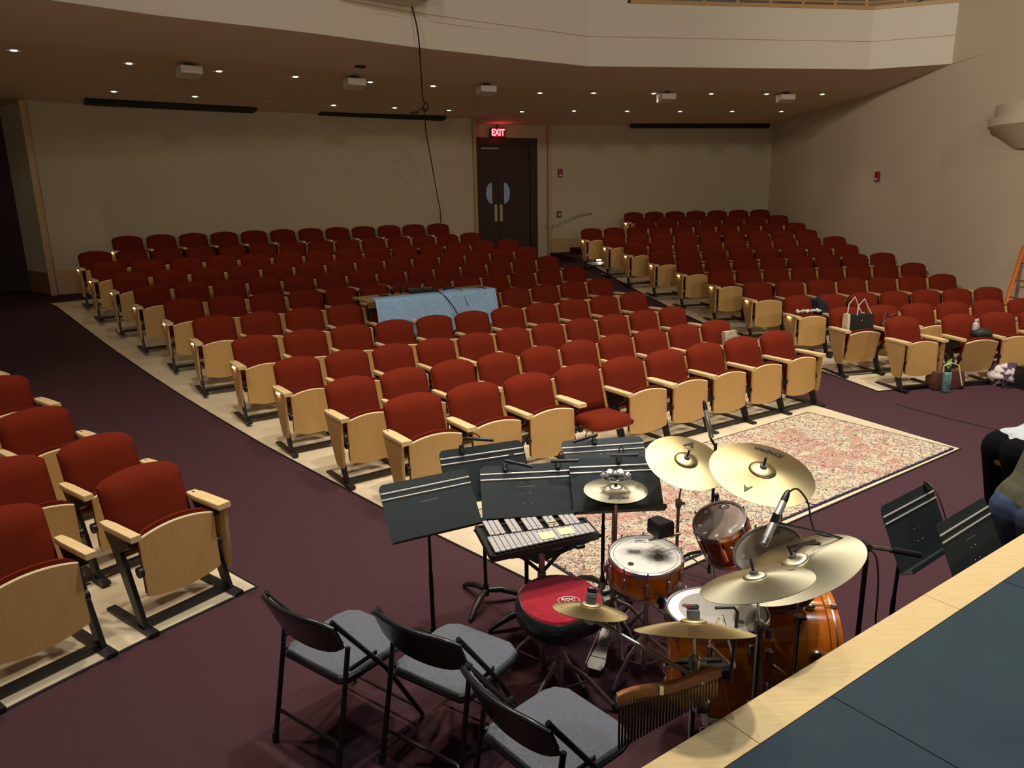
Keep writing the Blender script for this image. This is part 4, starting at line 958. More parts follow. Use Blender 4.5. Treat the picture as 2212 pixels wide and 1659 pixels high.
# tambourine with jingles over the hi-hat
tb = thing('tambourine', 'half-ring tambourine with silver jingles above the hi-hat', 'tambourine', (.549, 3.74, 1.0), 0)
MB().tube([(.060 * math.cos(a), .060 * math.sin(a), 0) for a in lin(0, 6.0, 24)], .008, 8, True).build('ring', MATS['chrome_dark'], tb)
for k in range(9):
    a = R(-200 + 45 * k * .98); c_, s_ = math.cos(a), math.sin(a)
    for dz in (.010, -.006):
        MB().lathe([(.019, dz), (.012, dz + .003), (.003, dz + .004)], 14, Tm(c_ * .066, s_ * .066, .004, rx=R(30) * s_, ry=R(-30) * c_)).build('jingle', MATS['chrome'], tb)
MB().cyl((0, 0, -.03), (0, 0, .012), .010, n=10).build('mount', MATS['black_plastic'], tb)
MB().box((0, -.055, .0), (.07, .010, .014), None, .003).build('grip_bar', MATS['steel'], tb)
# black wood block clamped beside the golden crash stand
wb = at(1426, 1138, 3.72); o = thing('jam_block', 'black jam block clamped between the snare and the rack tom', 'percussion block', wb, R(30))
mb = MB(); mb.rings([[(x, y, z) for x, y in ((-.055, -.05), (.055, -.05), (.055, .05), (-.055, .05))] if k else [] for k, z in ()] or [[(x * k, y * k, z) for x, y in ((-.050, -.048), (.050, -.048), (.036, .055), (-.036, .055))] for k, z in ((1, -.038), (1, .024), (.90, .036))], True, True); mb.build('body', MATS['black_plastic'], o)
MB().cyl((-.07, 0, -.052), (.115, -.02, -.060), .008, n=8).build('clamp_rod', MATS['chrome_dark'], o)

# ------------------------------------------------------------------ glockenspiel on its stand
gx, gy, gz = .12, 3.475, .785; GYAW = R(15.3)
gk = thing('glockenspiel', 'glockenspiel with silver bars and yellow sticky notes on a stand', 'glockenspiel', (gx, gy, gz), GYAW)
half = lambda x: .172 + (.098 - .172) * (x + .285) / .57
MB().prism([(-.285, -half(-.285)), (.285, -half(.285)), (.285, half(.285)), (-.285, half(-.285))], 0, .018, ).build('case_base', MATS['glock_black'], gk)
for a, b in (((-.285, -half(-.285)), (.285, -half(.285))), ((.285, -half(.285)), (.285, half(.285))), ((.285, half(.285)), (-.285, half(-.285))), ((-.285, half(-.285)), (-.285, -half(-.285)))):
    A, B = Vector((*a, 0)), Vector((*b, 0)); d = (B - A).normalized(); nn = Vector((-d.y, d.x, 0)) * .008
    MB().rings([[tuple(q + Vector((0, 0, z))) for q in (A - nn, B - nn, B + nn, A + nn)] for z in (-.006, .026)], True, True).build('case_rail', MATS['glock_black'], gk)
NB = 19; bw = .54 / NB
for k in range(NB):
    x = -.27 + bw * (k + .5); h_ = half(x)
    b = MB().box((x, -h_ * .52, .040), (bw * .88, h_ * .98, .009), None, .0015).build('tone_bar', MATS['bar_metal'], gk)
    for yy in (-h_ * .14, -h_ * .84): MB().cyl((x, yy, .044), (x, yy, .0465), .0028, n=8).build('bar_pin', MATS['chrome_dark'], b)
for k in range(NB - 1):
    if k % 7 in (3, 6): continue
    x = -.27 + bw * (k + 1); h_ = half(x)
    b = MB().box((x, h_ * .48, .050), (bw * .86, h_ * .98, .009), None, .0015).build('tone_bar', MATS['bar_metal'], gk)
    MB().cyl((x, h_ * .14, .054), (x, h_ * .14, .0565), .0028, n=8).build('bar_pin', MATS['chrome_dark'], b)
for x, y, w, d, m, rz in ((.018, -.085, .076, .074, 'note_yellow', .02), (.124, -.066, .076, .074, 'note_yellow', -.03), (.082, .024, .050, .024, 'note_orange', 0), (.082, .034, .046, .022, 'note_yellow', .0)):
    MB().box((0, 0, 0), (w, d, .0008), Tm(x, y, .0475 if m == 'note_yellow' and d > .05 else .058, rz=rz)).build('sticky_note', MATS[m], gk)
gs = thing('glockenspiel_stand', 'dark chrome stand with dark shelf under the glockenspiel', 'stand', (.135, 3.45, 0), 0)
tripod(gs, .70, .016, .28, .28, 'chrome_dark', rz=R(200))
for s_ in (-1, 1): MB().tube([(0, 0, .60), (s_ * .10 * math.cos(GYAW), s_ * .10 * math.sin(GYAW), .70), (s_ * .19 * math.cos(GYAW), s_ * .19 * math.sin(GYAW), .745)], .010, 8).build('support_arm', MATS['black_metal'], gs)
for s_ in (-1, 1): MB().box((s_ * .17, 0.02, .768), (.05, .26, .02), Matrix.Rotation(GYAW, 4, 'Z'), .004).build('support_rail', MATS['black_plastic'], gs)
mb = MB(); mb.lathe([(.022, .52), (.026, .54), (.022, .60)], 14); mb.cyl((.02, -.01, .55), (.065, -.02, .55), .006, n=8); mb.cyl((.062, -.02, .535), (.066, -.02, .57), .012, n=8); mb.build('height_clamp', MATS['chrome'], gs)
pts = [atz(1023, 1144, .66), atz(1161, 1214, .66), atz(1301, 1155, .66)]; pts.append(pts[0] + (pts[2] - pts[1]))
o0 = Vector((.135, 3.45, 0)); MB().rings([[tuple(p - o0 + Vector((0, 0, z))) for p in pts] for z in (-.012, 0)], True, True).build('shelf', MATS['board_dark'], gs)

# ------------------------------------------------------------------ microphones
def mic(label, head, tail, grille=.035, r=.0105):
    head, tail = Vector(head), Vector(tail); d = (head - tail); L_ = d.length; t = thing('microphone', label, 'microphone', tail, 0, 'pencil microphones', qz(d))
    MB().lathe([(r * .7, .0), (r, .008), (r, L_ - grille), (r * .95, L_ - grille + .001)], 16).build('body', MATS['mic_silver'], t)
    MB().lathe([(r * 1.02, L_ - grille), (r * 1.02, L_ - .003), (r * .8, L_)], 16).build('grille', MATS['steel'], t)
    for z in lin(L_ - grille + .004, L_ - .006, 4): MB().lathe([(r * 1.0, z - .001), (r * 1.06, z - .001), (r * 1.06, z + .001), (r * 1.0, z + .001)], 16, loop=True).build('slot_ring', MATS['ink_grey'], t)
    MB().lathe([(r * .35, -.055), (r * .75, -.04), (r * .95, -.012), (r * .95, .004)], 12).build('plug', MATS['black_plastic'], t)
    return t, head, tail
m1h, m1t = at(1524, 884, 4.62), at(1537, 946, 4.62)
mic('silver pencil microphone upright beyond the golden crash cymbal', m1t, m1h, .03, .015)
s1 = thing('microphone_stand', 'black microphone stand behind the golden crash cymbal', 'microphone stand', (1.265, 4.40, 0), 0, 'microphone stands')
tripod(s1, .95, .010, .30, .22, 'black_metal', rz=.4)
pm = (m1h + m1t) / 2 - Vector((1.265, 4.40, 0))
MB().tube([(0, 0, .93), (pm.x + .02, pm.y, pm.z - .10), (pm.x + .012, pm.y, pm.z - .03)], .008, 8).build('boom', MATS['black_metal'], s1)
MB().cyl((pm.x + .014, pm.y, pm.z - .05), (pm.x + .006, pm.y, pm.z - .01), .014, n=10).build('mic_clip', MATS['black_plastic'], s1)
MB().cyl((.015, -.02, .62), (.05, -.03, .44), .016, n=10).build('counterweight', MATS['rubber'], s1)
m2h, m2t = at(1649, 1178, 3.02), at(1693, 1082, 3.10)
mic('silver pencil microphone aimed at the larger rack tom', m2h, m2t, .035, .0160)
b2 = at(1870, 1215, 3.2); s2 = thing('microphone_stand', 'black boom microphone stand beside the ride cymbal', 'microphone stand', (b2.x, b2.y, 0), 0, 'microphone stands')
o2 = Vector((b2.x, b2.y, 0)); tripod(s2, .93, .011, .28, .20, 'black_metal', rz=.9)
clip = at(1672, 1128, 3.06); piv = at(1872, 1180, 3.2); end = at(1986, 1199, 3.32)
MB().tube([(0, 0, .9), tuple(piv - o2)], .010, 10).build('upper_tube', MATS['black_metal'], s2)
MB().tube([tuple(clip - o2), tuple(at(1775, 1150, 3.12) - o2), tuple(piv - o2)], .006, 8).build('boom', MATS['black_metal'], s2)
MB().tube([tuple(piv - o2), tuple(at(1925, 1188, 3.26) - o2)], .010, 10).build('boom_sleeve', MATS['steel'], s2)
MB().tube([tuple(at(1925, 1188, 3.26) - o2), tuple(end - o2)], .014, 10).build('counterweight', MATS['black_metal'], s2)
MB().cyl(clip - o2 + Vector((-.015, -.005, -.035)), clip - o2 + Vector((.012, .005, .035)), .0165, n=12).build('mic_clip', MATS['black_plastic'], s2)
MB().cyl(piv - o2 + Vector((0, -.02, 0)), piv - o2 + Vector((0, .02, 0)), .018, n=12).build('boom_joint', MATS['black_plastic'], s2)
def cable(name, label, pts, r=.004, m='rubber', cat='cable'):
    P = [Vector(p) for p in pts]; out = []
    for i in range(len(P) - 1):
        p0, p1, p2, p3 = P[max(i - 1, 0)], P[i], P[i + 1], P[min(i + 2, len(P) - 1)]
        for k in range(6):
            t = k / 6; out.append(.5 * ((2 * p1) + (p2 - p0) * t + (2 * p0 - 5 * p1 + 4 * p2 - p3) * t * t + (3 * p1 - p0 - 3 * p2 + p3) * t ** 3))
    out.append(P[-1]); return tag(MB().tube([tuple(p) for p in out], r, 6).build(name, MATS[m]), label, cat)
cable('microphone_cable', 'black cable looping from the tom microphone to its boom', [at(1700, 1066, 3.12), at(1722, 1056, 3.14), at(1745, 1085, 3.15), at(1752, 1125, 3.15), at(1765, 1152, 3.14), at(1800, 1160, 3.14)])
cable('microphone_cable', 'black cable hanging beside the boom microphone stand', [at(1876, 1185, 3.18), at(1893, 1205, 3.17), at(1897, 1260, 3.18), at(1892, 1330, 3.2), at(1885, 1400, 3.3), (1.72, 3.35, .02)])

# ------------------------------------------------------------------ mixing table with quilted blanket
FL, FR = Vector((-1.90, 9.90)), Vector((-.22, 11.02)); TD = (FR - FL).normalized(); TN = Vector((-TD.y, TD.x)); TZ = 1.145
tbl = thing('mixing_table', 'long wooden table set over the seats under a blue blanket', 'table', (FL.x, FL.y, 0), math.atan2(TD.y, TD.x))
MB().box((1.0, .24, TZ - .015), (2.06, .52, .03), None, .004).build('table_top', MATS['table_wood'], tbl)
MB().box((1.0, .02, TZ - .07), (2.0, .02, .08)).build('apron', MATS['wood_dark'], tbl)
for x in (.03, 1.97):
    for y in (.04, .44): MB().box((x, y, (TZ + .2) / 2), (.035, .035, TZ - .2)).build('leg', MATS['black_metal'], tbl)
bl = MB(); nu, nv = 41, 17; 
for j in range(nv):
    v = j / (nv - 1)
    for i in range(nu):
        u = i / (nu - 1); x = .08 + 1.90 * u
        wob = .012 * math.sin(u * 17 + v * 3) + .010 * math.sin(u * 31 + 1)
        if v < .3: y = .16 - .20 * (v / .3) + .07 * math.exp(-((u - .72) / .14) ** 2) * (1 - v / .3); z = TZ + .006 + .012 * math.exp(-((u - .7) / .1) ** 2)
        else:
            k = (v - .3) / .7; y = -.045 - .14 * k ** .8 + wob * k * 1.6; z = TZ + .006 - .50 * k + .014 * math.sin(u * 9) * k
        bl.v.append((x + .03 * v * math.sin(u * 3), y, z))
bl.f = [(j * nu + i + 1, j * nu + i, (j + 1) * nu + i, (j + 1) * nu + i + 1) for j in range(nv - 1) for i in range(nu - 1)]
k0 = len(bl.v); bl.v += [(x, y + .006, z - .007) for x, y, z in bl.v[:k0]]; bl.f += [tuple(reversed([q + k0 for q in f])) for f in bl.f[:]]
bo = bl.build('moving_blanket', MATS['blanket'], None, 60); bo.location = (FL.x, FL.y, 0); bo.rotation_euler = (0, 0, math.atan2(TD.y, TD.x)); tag(bo, 'pale blue quilted blanket draped over the mixing table', 'blanket')
def quilt(m):
    nt = m.node_tree; N = nt.nodes; L = nt.links; tc = N.new('ShaderNodeTexCoord'); w = N.new('ShaderNodeTexWave'); w.inputs['Scale'].default_value = 13; w.inputs['Distortion'].default_value = 4.5; w.inputs['Detail'].default_value = 1; w.inputs['Detail Scale'].default_value = .5
    mp = N.new('ShaderNodeMapping'); mp.inputs['Rotation'].default_value = (0, R(25), R(35)); L.new(tc.outputs['Object'], mp.inputs[0]); L.new(mp.outputs[0], w.inputs['Vector'])
    bp = N.new('ShaderNodeBump'); bp.inputs['Strength'].default_value = .8; bp.inputs['Distance'].default_value = .012; L.new(w.outputs['Fac'], bp.inputs['Height']); b = N['Principled BSDF']; L.new(bp.outputs[0], b.inputs['Normal'])
    r_ = N.new('ShaderNodeValToRGB'); r_.color_ramp.elements[0].color = (.24, .43, .72, 1); r_.color_ramp.elements[1].color = (.46, .68, .95, 1); L.new(w.outputs['Fac'], r_.inputs[0]); L.new(r_.outputs[0], b.inputs['Base Color'])
quilt(MATS['blanket'])
def ontable(x, y, z=0): p = FL + TD * x + TN * y; return (p.x, p.y, TZ + .001 + z)
ta = math.atan2(TD.y, TD.x)
mx = thing('audio_mixer', 'black audio mixer with silver buttons on the draped table', 'mixer', ontable(.98, .34), ta)
MB().rings([[(x, y, z) for x, y, z in ((-.22, -.10, 0), (.22, -.10, 0), (.22, .10, 0), (-.22, .10, 0))], [(-.22, -.10, .025), (.22, -.10, .025), (.22, .10, .055), (-.22, .10, .055)]], True, True).build('body', MATS['black_plastic'], mx)
for k in range(8): MB().cyl((-.18 + .05 * k, .04, .045), (-.18 + .05 * k, .04, .06), .008, n=8).build('knob', MATS['steel'], mx)
o = MB().box((0, 0, .02), (.16, .10, .04), None, .006).build('stage_box', MATS['blue_gear']); o.location = ontable(1.42, .34); o.rotation_euler = (0, 0, ta); tag(o, 'dark blue gear box on the draped table', 'gear box')
o = MB().box((0, 0, .008), (.12, .06, .016), None, .003).build('phone', MATS['black_plastic']); o.location = ontable(.36, .30); o.rotation_euler = (0, 0, ta); tag(o, 'small flat black phone lying on the bare table end', 'phone')
hp = thing('headphones', 'black headphones propped up on the draped table', 'headphones', ontable(.60, .38), ta)
MB().tube([(.07 * math.cos(a), 0, .05 + .09 * math.sin(a)) for a in lin(0, math.pi, 11)], .008, 8).build('headband', MATS['black_plastic'], hp)
for s_ in (-1, 1): MB().cyl((s_ * .055, 0, .045), (s_ * .08, 0, .045), .042, n=16).build('ear_cup', MATS['rubber'], hp)
cable('audio_cable', 'thick black cable crossing the blue blanket', [ontable(.92, .30, .06), ontable(1.0, .16, .03), ontable(1.08, -.02, .015), ontable(1.18, -.12, -.12), ontable(1.26, -.20, -.30)], .008)
cable('audio_cable', 'thin blue cable falling over the blanket', [ontable(1.40, .30, .03), ontable(1.42, .08, .03), ontable(1.44, -.03, .0), ontable(1.46, -.14, -.20)], .004, 'blue_gear')
cable('audio_cable', 'short black cable end at the corner of the blanket', [ontable(1.78, .12, .02), ontable(1.83, -.01, .012), ontable(1.88, -.08, -.08)], .006)

# ------------------------------------------------------------------ ceiling: downlights, speakers, sign, alarms
LA = [(-6.3, 10.3, 4.41), (-5.32, 11.3, 4.41), (-4.34, 12.07, 4.41), (-3.37, 12.73, 4.42), (-2.31, 13.48, 4.42), (-1.31, 14.16, 4.41), (.65, 15.41, 4.39), (1.71, 15.59, 4.4), (2.94, 15.82, 4.41), (4.15, 16.04, 4.42), (5.34, 16.24, 4.42), (6.57, 16.45, 4.42)]
LBq = [(-6.48, 13.1, 4.28), (-5.45, 13.85, 4.28), (-4.44, 14.68, 4.27), (-3.38, 15.4, 4.27), (-2.29, 16.09, 4.27), (-1.24, 16.83, 4.26), (.33, 17.59, 4.25), (1.51, 17.75, 4.27), (2.75, 18.02, 4.27), (4.02, 18.27, 4.28), (5.29, 18.48, 4.28), (6.52, 18.68, 4.28)]
bvh_c = [bpy.data.objects[n_] for n_ in ('ceiling', 'ceiling_soffit')]
def ceil_hit(x, y):
    best = None
    for o in bvh_c:
        ok, loc, nor, ix = o.ray_cast(Vector((x, y, 2)), Vector((0, 0, 1)))
        if ok: best = loc.z if best is None else min(best, loc.z)
    return best if best is not None else 4.3
bpy.context.view_layer.update()
dm = {}
dm['trim_ring'] = MB().lathe([(.065, -.002), (.105, -.005), (.108, .004), (.065, .012)], 20, loop=True).mesh('trim_ring', MATS['white_box'])
dm['reflector'] = MB().lathe([(.066, .0), (.045, .02), (.0, .024)], 20).mesh('reflector', MATS['steel'])
dm['bulb'] = MB().lathe([(.042, .004), (.034, -.006), (.0, -.010)], 16).mesh('bulb', MATS['lamp_glow'])
dm['bulb_off'] = MB().lathe([(.042, .004), (.034, -.006), (.0, -.010)], 16).mesh('bulb', MATS['lamp_off'])
def downlight(p, label, group, on=True, e=10.0):
    z = ceil_hit(p[0], p[1]) - .008; t = thing('downlight', label, 'downlight', (p[0], p[1], z), 0, group)
    ob('trim_ring', dm['trim_ring'], t); ob('reflector', dm['reflector'], t); ob('bulb', dm['bulb' if on else 'bulb_off'], t)
    if on: lamp('SPOT', 'downlight_beam', (p[0], p[1], z - .03), e, WARM, .04, (p[0], p[1], 0), 88, .7)
for p in LA: downlight(p, 'small lit recessed downlight in the row along the ceiling crease', 'downlights along the ceiling crease', True, 20)
for i, p in enumerate(LBq):
    if i == 2: downlight(p, 'unlit recessed downlight in the ceiling', None or 'downlights nearer the back wall', False)
    else: downlight(p, 'small lit recessed downlight in the row nearer the back wall', 'downlights nearer the back wall', True, 5)
for p in ((-.6, 18.6, 0), (3.0, 20.0, 0), (4.5, 20.2, 0)): downlight(p, 'unlit recessed downlight close to the back wall', 'downlights close to the back wall', False)
for x, y in ((-4.55, 11.48), (-2.47, 12.96), (-.36, 14.32), (3.18, 15.69), (5.71, 16.14)):
    a = math.atan2(y - OY, x - OX); z = ceil_hit(x, y)
    t = thing('ceiling_speaker', 'white wedge speaker box hung under the balcony ceiling', 'speaker', (x, y, z), a + math.pi / 2, 'white ceiling speakers')
    MB().rings([[(-.15, -.13, -.20), (.15, -.13, -.20), (.15, .10, -.15), (-.15, .10, -.15)], [(-.15, -.15, -.05), (.15, -.15, -.05), (.15, .10, -.05), (-.15, .10, -.05)]], True, True).build('box', MATS['white_box'], t)
    MB().box((0, 0, -.03), (.10, .06, .08)).build('bracket', MATS['black_metal'], t)
o = MB().lathe([(.09, -.004), (.085, .01), (0, .01)], 20).build('ceiling_vent', MATS['slot_black']); o.location = (-2.28, 12.45, ceil_hit(-2.28, 12.45) - .006); tag(o, 'round black opening in the soffit', 'vent')
for x, y in ((-5.98, 13.51), (-3.88, 15.05), (-3.64, 14.51), (-.89, 14.3), (4.6, 17.6)):
    o = MB().lathe([(.035, 0), (.03, -.012), (.012, -.02), (.012, -.035), (0, -.036)], 12).build('sprinkler_head', MATS['chrome_dark']); o.location = (x, y, ceil_hit(x, y) - .002); tag(o, 'tiny dark sprinkler head on the under-balcony ceiling', 'sprinkler', 'sprinkler heads')
ex = thing('exit_sign', 'glowing red EXIT sign above the dark double doors', 'exit sign', tuple(dpt(.58, 3.985, .10)), math.atan2(DT.y, DT.x))
MB().box((0, .03, 0), (.42, .05, .235), None, .006).build('housing', MATS['black_metal'], ex)
MB().box((0, .0, 0), (.40, .012, .215), None, .003).build('face', MATS['red_box'], ex)
text('lettering', 'EXIT', .215, MATS['exit_white'], ex, Tm(.0, -.010, -.005, rx=R(90)) @ Matrix.Diagonal((.80, 1, 1, 1)), bold=.006)
MB().box((0, .02, .15), (.03, .03, .10)).build('hanger', MATS['black_metal'], ex)
lamp('POINT', 'exit_glow', tuple(dpt(.58, 3.95, .22)), 1.6, (1, .03, .06), .08)
for p, h_, ra, lab in (((1.35, 20.02, 3.01), .20, R(11.5), 'red fire alarm strobe high beside the exit door'), ((1.32, 20.02, 1.96), .17, R(11.5), 'red fire alarm pull station above the handrail'), ((7.76, 16.15, 2.72), .20, R(-83), 'red fire alarm strobe alone on the side wall')):
    t = thing('fire_alarm', lab, 'fire alarm', p, ra); MB().box((0, -.02, 0), (.12, .05, h_), None, .008).build('body', MATS['red_box'], t)
    MB().box((0, -.05, -h_ * .28 if h_ > .18 else 0), (.07, .012, .035), None, .004).build('lens', MATS['white_paint'], t)
wn = Vector((.199, -.98, 0)).normalized()
def onwall(px, py, off=.07):
    q = FWD + (px - IMG_W / 2) / F_PX * RGT - (py - IMG_H / 2) / F_PX * UPV; p0 = Vector((1.05, 19.98, 0)) + wn * off; c = Vector((0, 0, CAM_H)); return c + q * ((p0 - c).dot(wn) / q.dot(wn))
hr = thing('handrail', 'brushed metal handrail climbing the wall beside the exit door', 'handrail', onwall(1204, 487))
o0 = hr.location.copy()
MB().tube([tuple(onwall(*p) - o0) for p in ((1179, 489), (1192, 488.5), (1204, 487), (1212, 484), (1250, 467), (1258, 464.5), (1270, 463), (1278, 461.5))], .020, 10).build('rail', MATS['steel'], hr)
for p in ((1193, 495), (1263, 470)): MB().tube([tuple(onwall(*p, off=.0) - o0), tuple(onwall(p[0], p[1], .06) - o0), tuple(onwall(p[0], p[1] - 5) - o0)], .010, 8).build('bracket', MATS['steel'], hr)
for p, rz_, lab in ((tuple(pol(24.28, 106.0, z=1.03)), R(106 - 90), 'glowing step light on the upper step by the exit door'), (tuple(pol(23.53, 106.2, z=.92)), R(106 - 90), 'glowing step light on the lower step by the exit door'), (tuple(pol(23.33, 132.0, z=.93)), R(132 - 90), 'glowing step light at the dark end of the rear row')):
    t = thing('step_light', lab, 'step light', p, rz_); MB().box((0, -.012, 0), (.16, .03, .075), None, .004).build('housing', MATS['black_metal'], t); MB().box((0, -.030, -.004), (.12, .012, .05), None, .003).build('lens', MATS['step_glow'], t)
    d = Vector((math.sin(rz_), -math.cos(rz_), 0)); lamp('POINT', 'step_glow', tuple(Vector(p) + d * .10 + Vector((0, 0, .02))), 2.2, (1, .92, .72), .04)
# hanging projector housing in front of the balcony, and the slack cable
Fc = at(890, 15, 10.75); Fd = Vector((-.78, -.62, 0)); Fn = Vector((.62, -.78, 0)); 
pb = thing('projector_housing', 'pale box hung in front of the balcony', 'projector housing', Fc)
MB().rings([[tuple(q + Vector((0, 0, z))) for q in (Vector((0, 0, 0)), Fd * 1.3, Fd * 1.3 + Fn * .55, Fn * .55)] for z in (0, .42)], True, True).build('case', MATS['white_box'], pb)
MB().cyl(Fd * .65 + Fn * .28 + Vector((0, 0, .42)), Fd * .65 + Fn * .28 + Vector((0, 0, 4.4)), .03, n=10).build('drop_pole', MATS['white_box'], pb)
cable('hanging_cable', 'long black cable hanging with a knotted loop from the pale box', [tuple(Fc), at(899, 50, 10.6), at(905, 90, 10.7), at(909, 150, 11.7), at(914, 215, 13.0), at(922, 222, 13.1), at(925, 232, 13.1), at(920, 240, 13.2), at(914, 230, 13.1), at(917, 245, 13.4), at(921, 290, 14.2), at(932, 350, 15.2), at(944, 420, 16.3), at(951, 455, 16.9), at(953, 500, 17.75)], .011)
cable('hanging_cable', 'loose tail of the knotted cable', [at(918, 222, 13.12), at(912, 234, 13.1), at(900, 241, 13.1), at(888, 243, 13.0), at(889, 246, 13.0), at(905, 243, 13.1)], .010)
# orange ladder against the side wall
ld = thing('ladder', 'orange ladder leaning on the side wall behind the red seats', 'ladder', (7.95, 11.95, 0))
o0 = Vector((7.95, 11.95, 0)); l0 = at(2148, 715, 11.4) - o0; l0.z = 0.1; l1 = at(2226, 490, 11.9) - o0; l1 = l0 + (l1 - l0) * 1.9; sd = Vector((.10, -.42, 0))
for k in (0, 1): MB().tube([tuple(l0 + sd * k), tuple(l1 + sd * k)], .036, 6).build('rail', MATS['ladder_orange'], ld)
for k in range(12): q = l0.lerp(l1, .06 + .075 * k); MB().cyl(q, q + sd, .014, n=8).build('rung', MATS['steel'], ld)

# ------------------------------------------------------------------ belongings on and before the ladder-side seats
def blob(c, sz, seed, n=14, amp=.16, flat=True):
    random.seed(seed); mb = MB(); mb.sphere((0, 0, 0), 1.0, n); ph = [random.uniform(0, 6) for _ in range(6)]; out = []
    for x, y, z in mb.v:
        k = 1 + amp * (math.sin(4 * x + ph[0]) * math.sin(5 * y + ph[1]) + .6 * math.sin(9 * z + ph[2] + 3 * x) + .4 * math.sin(13 * y + ph[3]))
        zz = z * k * sz[2]
        out.append((c[0] + x * k * sz[0], c[1] + y * k * sz[1], c[2] + (max(zz, -sz[2] * .8) if flat else zz)))
    mb.v = out; return mb
def local(key, x, fwd, z):
    t = SEATS[key]; a = t.rotation_euler.z; return Vector((t.location.x + math.cos(a) * x + math.sin(a) * fwd, t.location.y + math.sin(a) * x - math.cos(a) * fwd, t.location.z + z)), a
p, a = local(('R', 2, 0), .05, .24, .58); t = thing('tote_bag', 'black and cream tote bag with white rope handles on a seat', 'bag', p, a); t.scale = (1.1, 1.0, 1.1)
MB().rings([[(x * k, y * k2, z) for x, y in ((-.16, -.06), (.16, -.06), (.16, .06), (-.16, .06))] for k, k2, z in ((1, 1, 0), (1.03, .9, .10), (1.05, .6, .20))], True, True).build('body', MATS['tote_black'], t)
MB().rings([[(-.168 - e, y * k2, z) for y, e in ((-.055, 0), (.055, 0), (.055, .035), (-.055, .035))] for k2, z in ((1, .0), (1, .10), (.8, .21))], True, True).build('side_gusset', MATS['cream'], t)
for y, h_, x0 in ((-.04, .20, .03), (.04, .22, -.05)): MB().tube([(x0 - .10, y, .19), (x0 - .09, y, .19 + h_ * .6), (x0 - .03, y - .02, .19 + h_), (x0 + .04, y, .19 + h_ * .5), (x0 + .10, y, .20)], .007, 8).build('handle', MATS['white_paint'], t)
MB().lathe([(.012, 0), (.008, .004)], 10, Tm(0, -.050, .12, rx=R(90))).build('clasp', MATS['steel'], t)
p, a = local(('R', 3, 0), .30, .12, .62); o = blob((0, 0, 0), (.11, .15, .24), 3).build('jacket', MATS['navy_cloth'], None, 80); o.location = p; o.rotation_euler = (0, R(-18), a); tag(o, 'crumpled dark navy jacket hung over an armrest', 'jacket')
p, a = local(('R', 3, 0), 0.02, .26, .655); mb = MB(); random.seed(5)
mb.tube([(-.20 + .40 * k / 24, .02 * math.sin(k * 1.7), .015 * math.sin(k * 2.3) + .01) for k in range(25)], [.018 + .010 * math.sin(k * 1.3) for k in range(25)], 8); o = mb.build('scarf', MATS['paper'], None, 80); o.location = p; o.rotation_euler = (0, 0, a); tag(o, 'crumpled pale scarf tucked behind a tipped-up seat', 'scarf')
p, a = local(('R', 2, 1), -.02, .24, .58); t = thing('shoulder_bag', 'brown leather shoulder bag with looped strap on a seat', 'bag', p, a)
blob((0, 0, .05), (.15, .09, .08), 8, 10).build('body', MATS['leather'], t, 80); MB().tube([(-.12, 0, .10), (-.08, .02, .22), (-.02, .02, .16), (.05, .0, .20), (.10, 0, .09)], .012, 8).build('strap', MATS['leather'], t)
p, a = local(('R', 1, 0), .12, .28, .60); t = thing('cap', 'black cap lying on a half-raised seat', 'cap', p, a)
blob((0, 0, .04), (.13, .10, .07), 11, 10, .10).build('crown', MATS['tote_black'], t, 80); MB().prism([(0, -.06), (.12, -.09), (.22, -.05), (.20, .03), (.05, .06)], -.01, .005, Tm(.02, 0, .0, ry=R(12))).build('brim', MATS['tote_black'], t)
p, a = local(('R', 1, 0), .07, .22, .66); t = thing('water_bottle', 'clear capped water bottle propped on the black cap', 'bottle', p, a)
MB().lathe([(.030, 0), (.034, .02), (.034, .09), (.028, .11), (.014, .125), (.014, .14)], 16).build('body', MATS['cloth_white'], t); MB().lathe([(.016, .138), (.016, .158), (.0, .16)], 14).build('lid', MATS['white_paint'], t)
t = thing('handbag', 'brown open handbag with long pale handles on the carpet edge', 'bag', (5.49, 9.12, .012), R(10))
MB().rings([[(x * k, y * k, z) for x, y in ((-.20, -.09), (.20, -.09), (.20, .09), (-.20, .09))] for k, z in ((1, 0), (1.04, .12), (.92, .22), (.86, .22))], True, True).build('body', MATS['leather'], t)
for y, k in ((-.07, 0), (.07, 1)): MB().tube([(-.15, y, .20), (-.13, y, .36), (-.04, y, .45), (.06, y, .38), (.10, y, .20)] if k else [(-.10, y, .20), (-.10, y, .30), (-.02, y - .02, .34), (.10, y - .01, .30), (.14, y - .06, .05)], .009, 8).build('handle', MATS['cream' if not k else 'leather'], t)
MB().prism([(0, 0), (.05, .05), (.10, .16), (.02, .13), (-.03, .06)], -.003, .003, Tm(.02, -.02, .22, rx=R(60))).build('leaf', MATS['leaf'], t)
t = thing('drink_bottle', 'teal speckled drink bottle with dark lid before the brown handbag', 'bottle', (5.40, 8.93, .008)); 
MB().lathe([(.045, 0), (.050, .01), (.050, .22), (.044, .245), (.030, .255)], 18).build('body', MATS['teal'], t); MB().lathe([(.036, .252), (.036, .285), (.030, .30), (0, .302)], 16).build('lid', MATS['black_plastic'], t); MB().tube([(-.03, 0, .295), (-.02, 0, .33), (.02, 0, .33), (.03, 0, .295)], .006, 8).build('loop', MATS['black_plastic'], t)
t = thing('patterned_bag', 'dark bag with pale pink patterned cover on the carpet', 'bag', (6.38, 9.30, .11), R(20)); blob((0, 0, 0), (.26, .20, .17), 21, 14, .10).build('body', MATS['bag_pattern'], t, 80); MB().tube([(-.2, -.12, .0), (-.26, -.16, -.08), (-.15, -.22, -.095)], .012, 8).build('strap', MATS['tote_black'], t)
